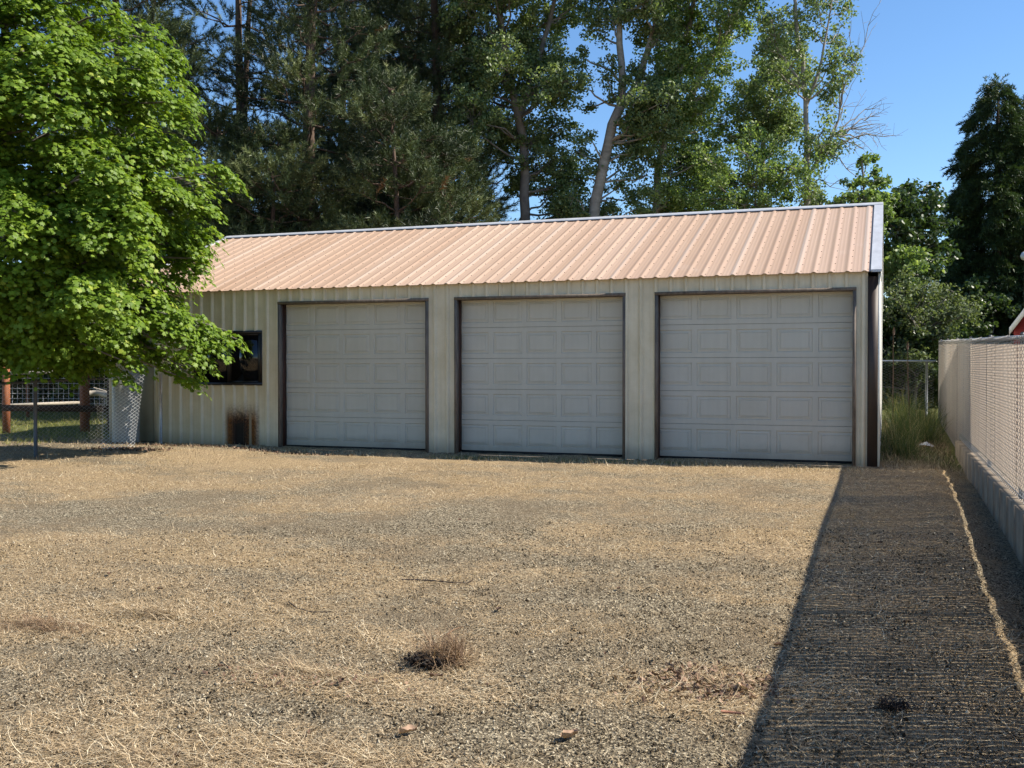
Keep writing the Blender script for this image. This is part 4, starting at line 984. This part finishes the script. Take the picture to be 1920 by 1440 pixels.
broadleaf('leafy_shrub', 'mid green broad leaved shrub directly right of the garage roof end', 'shrub', [[(1700,760),(1702,640),(1705,540)]], [(.06,.02)], 28.5, lobes_in(H2, 28.5, 12, (.35, .55), .8), .12, M['cotton2'], M['bark_grey'])
I_poly = [(1655,560),(1680,535),(1740,530),(1790,545),(1812,585),(1800,630),(1760,665),(1740,700),(1655,720)]
broadleaf('lilac_bush', 'rounded grey green bush behind the end of the slatted fence', 'bush', [[(1715,740),(1718,680),(1722,620)]], [(.06,.02)], 27.2, lobes_in(I_poly, 27.4, 46, (.35, .55), .9) + [(at(1800, 575, 27.2), .3), (at(1680, 525, 27.5), .3)], .085, M['lilac'], M['bark_grey'], nsub=12, nleaf=60)
# conifer on the right
PROTO2 = []
for _ in range(5):
    n_ = 34; t_ = R.random(n_) ** .8; d_ = rand_dirs(n_); d_[:, 0] = np.abs(d_[:, 0]) + .5; d_ /= np.linalg.norm(d_, axis=1)[:, None]
    ax_ = np.stack([t_ * .30, R.normal(0, .03, n_), -.18 * t_ ** 2], -1); sd_ = np.cross(d_, rand_dirs(n_)); sd_ /= np.linalg.norm(sd_, axis=1)[:, None]
    PROTO2.append(np.stack([ax_ - sd_ * .013, ax_ + sd_ * .013, ax_ + d_ * R.uniform(.06, .12, n_)[:, None]], 1).reshape(-1, 3))
def spruce(px, Z, ztop, Rb, label, seed):
    th = thing('spruce_tree', label, 'tree'); p = at(px, 650, Z); x, y = p[0], p[1]; z0 = float(gz(x, y)); H = ztop - z0
    tg = Geo(); tg.tube([(x, y, z0 - .2), (x, y, z0 + H * .5), (x, y, ztop - .3)], [.22, .13, .03], 8, cap=False); bl = []
    z = z0 + .5
    while z < ztop:
        t = (z - z0) / H; env = Rb * (1 - t) ** .55 + .08; nb = max(4, int(21 * env / Rb))
        a0 = random.uniform(0, 6.28)
        for k in range(nb):
            a = a0 + k * 6.283 / nb + random.uniform(-.25, .25); l = env * random.uniform(.68, 1.14) * (1 + .13 * math.sin(3 * a + z * 1.7 + seed))
            zz = z + random.uniform(-.16, .16); o_ = np.array([math.cos(a), math.sin(a), 0.]); sdv = np.array([-math.sin(a), math.cos(a), 0.])
            if k % 2 == 0: limb(tg, (x, y, min(zz + .1, ztop - .3)), np.array([x, y, zz]) + o_ * l * .8, .02, .006, .03, 4, 3)
            w_ = .30 + .10 * random.random()
            for q in range(int(26 + 10 * l)):
                u = random.random() ** .55; r_ = l * (.45 + .55 * u); s_ = random.gauss(0, w_ * .55) * (1.25 - u)
                c_ = np.array([x, y, zz]) + o_ * r_ + sdv * s_ + np.array([0, 0, .22 - .30 * u ** 2 - .5 * abs(s_) * .6 + random.gauss(0, .05)])
                bl.append((c_, o_ * .8 + sdv * (s_ * 1.6) + np.array([0, 0, -.15 + random.gauss(0, .2)])))
        z += .30
    for q in range(40): bl.append((np.array([x + random.gauss(0, .10), y + random.gauss(0, .10), ztop - .5 + random.random() * .7]), np.array([random.gauss(0, .5), random.gauss(0, .5), 1.])))
    C0 = np.array([b[0] for b in bl]); Dv = np.array([b[1] for b in bl]); Dv += R.normal(0, .2, Dv.shape); Dv /= np.linalg.norm(Dv, axis=1)[:, None]
    up = np.tile([0., 0, 1.], (len(Dv), 1)); sd2 = np.cross(up, Dv); sd2 /= np.linalg.norm(sd2, axis=1)[:, None] + 1e-9; w2 = np.cross(Dv, sd2)
    g = Geo(); pid = R.integers(0, 5, len(C0)); scl = R.uniform(.8, 1.4, len(C0)); hue = np.clip(R.normal(.45, .25, len(C0)), 0, 1)
    for k in range(5):
        m = pid == k; pv = PROTO2[k]
        V = C0[m][:, None] + scl[m][:, None, None] * (Dv[m][:, None] * pv[None, :, :1] + sd2[m][:, None] * pv[None, :, 1:2] + w2[m][:, None] * pv[None, :, 2:])
        n = V.shape[0] * V.shape[1]; g.add(V.reshape(-1, 3), np.arange(n).reshape(-1, 3), 0, np.repeat(hue[m], pv.shape[0]))
    tg.build('trunk', M['bark_pine'], th, True); g.build('crown', M['spruce'], th)
spruce(1868, 34, at(1868, 166, 34)[2], 2.3, 'tall dense dark conifer standing alone at the right edge', 1)
spruce(1965, 37, at(1965, 150, 37)[2], 2.4, 'second dark conifer partly cut by the right edge of the photo', 4)
# dark undergrowth behind things
U1 = [(-60,560),(330,560),(330,745),(200,745),(-60,735)]
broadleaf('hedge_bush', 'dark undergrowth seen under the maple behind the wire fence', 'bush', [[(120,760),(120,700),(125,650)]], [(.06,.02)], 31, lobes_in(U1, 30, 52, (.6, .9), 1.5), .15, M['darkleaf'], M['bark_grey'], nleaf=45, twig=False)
U2 = [(1560,560),(1770,640),(1770,760),(1560,760)]
broadleaf('hedge_bush', 'dark undergrowth behind the bare cross fence at the gap', 'bush', [[(1700,780),(1700,740),(1702,690)]], [(.06,.02)], 27.2, lobes_in(U2, 27.9, 90, (.4, .6), .6), .10, M['darkleaf'], M['bark_grey'], twig=False)
U3 = [(1770,560),(1990,560),(1990,720),(1770,720)]
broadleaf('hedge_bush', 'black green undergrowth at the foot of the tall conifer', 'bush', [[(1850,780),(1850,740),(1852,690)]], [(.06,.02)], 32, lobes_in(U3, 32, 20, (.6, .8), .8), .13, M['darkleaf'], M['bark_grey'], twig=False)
U4 = [(380,420),(850,400),(850,470),(380,480)]
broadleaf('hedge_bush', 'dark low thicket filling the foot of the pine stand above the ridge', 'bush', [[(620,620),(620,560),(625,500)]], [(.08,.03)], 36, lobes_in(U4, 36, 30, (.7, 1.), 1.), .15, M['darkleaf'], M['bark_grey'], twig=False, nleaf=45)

# ------------------------------------------------------------------ dry stalks, small things on the ground
for (xt, yt, xb, yb, lb) in ((1676, 628, 1673, 800, 'tallest brown dead stalk rising from the grass beside the garage'), (1702, 655, 1706, 790, 'thinner pale dead stalk right of the tallest brown stalk')):
    a = at(xb, yb, 20.5); b = at(xt, yt, 20.5); a[2] = float(gz(a[0], a[1])); g = Geo(); g.tube([a + (b - a) * t + R.normal(0, .01, 3) for t in np.linspace(0, 1, 6)], np.linspace(.013, .007, 6), 5)
    g.tube([b, b + np.array([.0, 0, .06]), b + np.array([.005, 0, .16])], [.016, .022, .006], 6)
    tag(g.build('dead_stalk', M['cedar_dark']), lb, 'stalk')
def rag(px_, py_, w, lb):
    c = gnd(px_, py_); g = Geo(); n = 9; xs, ys_ = np.meshgrid(np.linspace(-1, 1, n), np.linspace(-1, 1, n), indexing='ij')
    z = .03 * noise2(xs * 3, ys_ * 3, .8, 31) + .05 * np.exp(-3 * (xs ** 2 + ys_ ** 2))
    V = np.stack([c[0] + xs * w + .02 * ys_, c[1] + ys_ * w * .7 + .1 * xs * w, gz(c[0] + xs * w, c[1] + ys_ * w * .7) + z + .01], -1)
    i = (np.arange(n - 1)[:, None] * n + np.arange(n - 1)[None]).ravel(); g.add(V.reshape(-1, 3), np.stack([i, i + n, i + n + 1, i + 1], -1))
    tag(g.build('plastic_scrap', M['paper'], smooth=True), lb, 'scrap')
rag(1738, 836, .10, 'pale crumpled scrap lying on the ground beside the tall grass')
rag(1728, 820, .07, 'smaller pale scrap just behind the crumpled one')
def stick(pts, r, mat, lb, name='stick'):
    P_ = [];
    for x, y in pts: q = gnd(x, y); q[2] = float(gz(q[0], q[1])) + r + .012; P_.append(q)
    g = Geo(); g.tube(P_, np.linspace(r, r * .6, len(P_)), 6); tag(g.build(name, mat), lb, 'stick')
stick([(753,1093),(785,1094),(815,1096),(850,1100),(876,1101),(886,1095)], .0055, M['stick'], 'thin dark straight stick lying on the gravel in the middle of the yard')
stick([(541,1139),(556,1150),(585,1157),(622,1156)], .004, M['stick'], 'short bent dark twig lying left of the long stick')
stick([(1352,1349),(1375,1352),(1396,1354)], .007, M['barkstick'], 'reddish strip of bark beside the edge of the fence shadow')
stick([(845,1215),(838,1206),(850,1196),(868,1190)], .006, M['strawred'], 'crooked brown stem poking from behind the dead weed clump')
# dead weed clump
wd_ = thing('dead_weed', 'uprooted reddish brown weed clump with black roots on the gravel', 'weed')
c = gnd(834, 1250); cz = float(gz(c[0], c[1])); n = 1000
g = Geo(); az = R.uniform(0, 6.28, n); v, f, _ = blades(np.column_stack([c[0] + R.normal(0, .062, n), c[1] + R.normal(0, .05, n), np.full(n, cz) + R.uniform(0, .06, n)]), R.uniform(.07, .20, n), R.uniform(.002, .0045, n), az, R.normal(.55, .4, n), R.normal(-.5, .7, n), None, 4) if False else blades(np.column_stack([c[0] + R.normal(0, .062, n), c[1] + R.normal(0, .05, n), np.full(n, cz) + R.uniform(0, .06, n)]), R.uniform(.09, .25, n), R.uniform(.002, .0045, n), az, R.normal(.6, .4, n), R.normal(-.6, .7, n), np.zeros(n), 4)
g.add(v, f, 0, np.repeat(R.random(n), 10)); g.build('stems', M['strawred'], wd_)
c2 = gnd(796, 1258); g = Geo()
for k in range(130):
    q = np.array([c2[0] + random.gauss(0, .045), c2[1] + random.gauss(0, .035), cz + random.uniform(.004, .055)]); s_ = random.uniform(.008, .02)
    v = oc * s_ * R.uniform(.6, 1.3, (6, 1)) + q; g.add(v, of)
for k in range(130):
    q = np.array([c2[0] + random.gauss(0, .03), c2[1] + random.gauss(0, .022), cz + random.uniform(.0, .04)]); d = R.normal(0, .045, 3); d[2] = abs(d[2]) * .6; g.tube([q, q + d * .5 + R.normal(0, .01, 3), q + d], .0013, 3, cap=False)
g.build('roots', M['clod'], wd_)
# low heaps of cut grass
def heap(px_, py_, sx, sy, n, hgt, mat, lb):
    c = gnd(px_, py_); x = c[0] + R.normal(0, sx, n); y = c[1] + R.normal(0, sy, n); e = np.exp(-.5 * (((x - c[0]) / sx) ** 2 + ((y - c[1]) / sy) ** 2))
    g = Geo(); v, f, _ = blades(np.column_stack([x, y, gz(x, y) + R.random(n) * hgt * e]), R.uniform(.06, .20, n), R.uniform(.002, .0042, n), R.normal(.3, .7, n) + np.pi * (R.random(n) < .5), R.normal(.12, .25, n), R.normal(-.25, .5, n), np.zeros(n), 4)
    g.add(v, f, 0, np.repeat(np.clip(R.normal(.5, .25, n), 0, 1), 10)); tag(g.build('grass_heap', M[mat]), lb, 'grass heap', kind='stuff')
heap(285, 1156, .17, .06, 900, .06, 'straw', 'low tan heap of cut grass left of centre in the yard')
heap(75, 1180, .20, .07, 900, .05, 'strawred', 'reddish low heap of cut grass near the left edge')
heap(560, 1268, .20, .06, 700, .035, 'straw', 'flat spread heap of dry grass left of the weed clump')
heap(1350, 1290, .12, .08, 500, .03, 'straw', 'thin heap of dry grass mixed with leaves by the fence shadow')
heap(230, 1425, .22, .08, 700, .035, 'straw', 'dry grass heap at the bottom edge on the left')
heap(620, 1425, .22, .07, 700, .035, 'straw', 'dry grass heap at the bottom edge left of the pale leaf')
# dark clump in the shade
dc = thing('dark_clump', 'dark clump of matted stems in the striped fence shadow', 'weed'); c2 = gnd(1678, 1340); cz = float(gz(c2[0], c2[1])); g = Geo()
for k in range(150):
    q = np.array([c2[0] + random.gauss(0, .028), c2[1] + random.gauss(0, .014), cz + random.uniform(.0, .025)]); d = R.normal(0, .03, 3); d[2] = abs(d[2]) * .7; g.tube([q, q + d * .5 + R.normal(0, .01, 3), q + d], .0022, 3, cap=False)
g.build('matted_stems', M['stick'], dc)
# litter heaps: many small leaf scraps
def litter(cx, cy, n, sx, sy, name, label, mat='deadleaf', sz=(.008, .026)):
    c = gnd(cx, cy); x = c[0] + R.normal(0, sx, n); y = c[1] + R.normal(0, sy, n)
    nr = rand_dirs(n) * .8 + np.array([0, 0, .8]); g = Geo(); leaves(g, np.column_stack([x, y, gz(x, y) + R.uniform(.004, .025, n)]), R.uniform(*sz, n), nr, OVAL, R.random(n) ** .8, .5)
    tag(g.build(name, M[mat]), label, 'litter', kind='stuff')
litter(1330, 1292, 700, .17, .13, 'leaf_litter', 'drift of brown leaf scraps beside the fence shadow', sz=(.012, .038))
litter(560, 1275, 260, .35, .10, 'leaf_litter', 'scattered brown leaf scraps in the straw left of the weed clump')
litter(240, 852, 500, .35, .12, 'leaf_litter', 'reddish leaf heap at the foot of the loose mesh', sz=(.02, .06))
litter(420, 846, 900, 1.2, .12, 'leaf_litter', 'dark leaf litter along the foot of the cream wall', sz=(.015, .05))
# single dead leaves
LF = [(862,977,'tiny dark leaf in the far middle of the yard before the second door'),(1042,1048,'dark curled leaf on gravel halfway between the stick and the third door'),(1232,1070,'reddish dark leaf alone on straw before the third door'),
 (205,1085,'dark leaf near the left edge, highest of the left leaves'),(300,1112,'dark leaf between the left straw drift and the garage window'),(415,1258,'brown leaf just below the left straw drift'),(640,1290,'black curled leaf left of the weed clump by the leaf scraps'),
 (1160,1115,'small dark leaf right of the long dark stick'),(935,1155,'dark leaf just below the right end of the long dark stick'),(1135,1240,'dark curled leaf midway between weed clump and litter drift'),(818,1282,'flat dark leaf directly below the weed clump'),
 (580,1385,'dark leaf near the bottom edge, left of the large pale leaf'),(330,1425,'dark reddish leaf at the bottom edge on the left'),(1460,1222,'dark leaf lying just inside the slatted fence shadow'),(1650,1020,'dark leaf in the upper part of the fence shadow'),(1700,1175,'pale brown leaf in the middle of the fence shadow')]
def curled(px_, py_, s):
    c = gnd(px_, py_); n = 7; u, v = np.meshgrid(np.linspace(-1, 1, n), np.linspace(-1, 1, n), indexing='ij')
    w = np.sqrt(np.clip(1 - v ** 2, .02, 1)) * (.48 + .20 * np.sin(7 * v + px_)); a = random.uniform(0, 6.28); X = u * w; Y = v
    Zc = .35 * u ** 2 + .2 * v ** 2 * random.uniform(-1, 1) + .45 * noise2(u * 2, v * 2, .6, int(px_)); ca, sa = math.cos(a), math.sin(a)
    V = np.stack([c[0] + s * (X * ca - Y * sa), c[1] + s * (X * sa + Y * ca), float(gz(c[0], c[1])) + .010 + s * Zc], -1)
    g = Geo(); i = (np.arange(n - 1)[:, None] * n + np.arange(n - 1)[None]).ravel(); return g, V.reshape(-1, 3), np.stack([i, i + n, i + n + 1, i + 1], -1)
for a, b, lb in LF:
    g, V, F = curled(a, b, random.uniform(.018, .034)); g.add(V, F, 0, random.uniform(0, .45))
    tag(g.build('dead_leaf', M['deadleaf']), lb, 'leaf')
for a, b, lb in ((765, 1385, 'large pale curled leaf near the bottom edge left of centre'), (1068, 1395, 'pale dry leaf fragment on bare gravel near the bottom edge'), (1395, 1305, 'bleached leaf flake in the brown litter by the shadow edge')):
    g, V, F = curled(a, b, .045); g.add(V, F, 0, 1.); tag(g.build('dead_leaf', M['deadleaf']), lb, 'leaf')
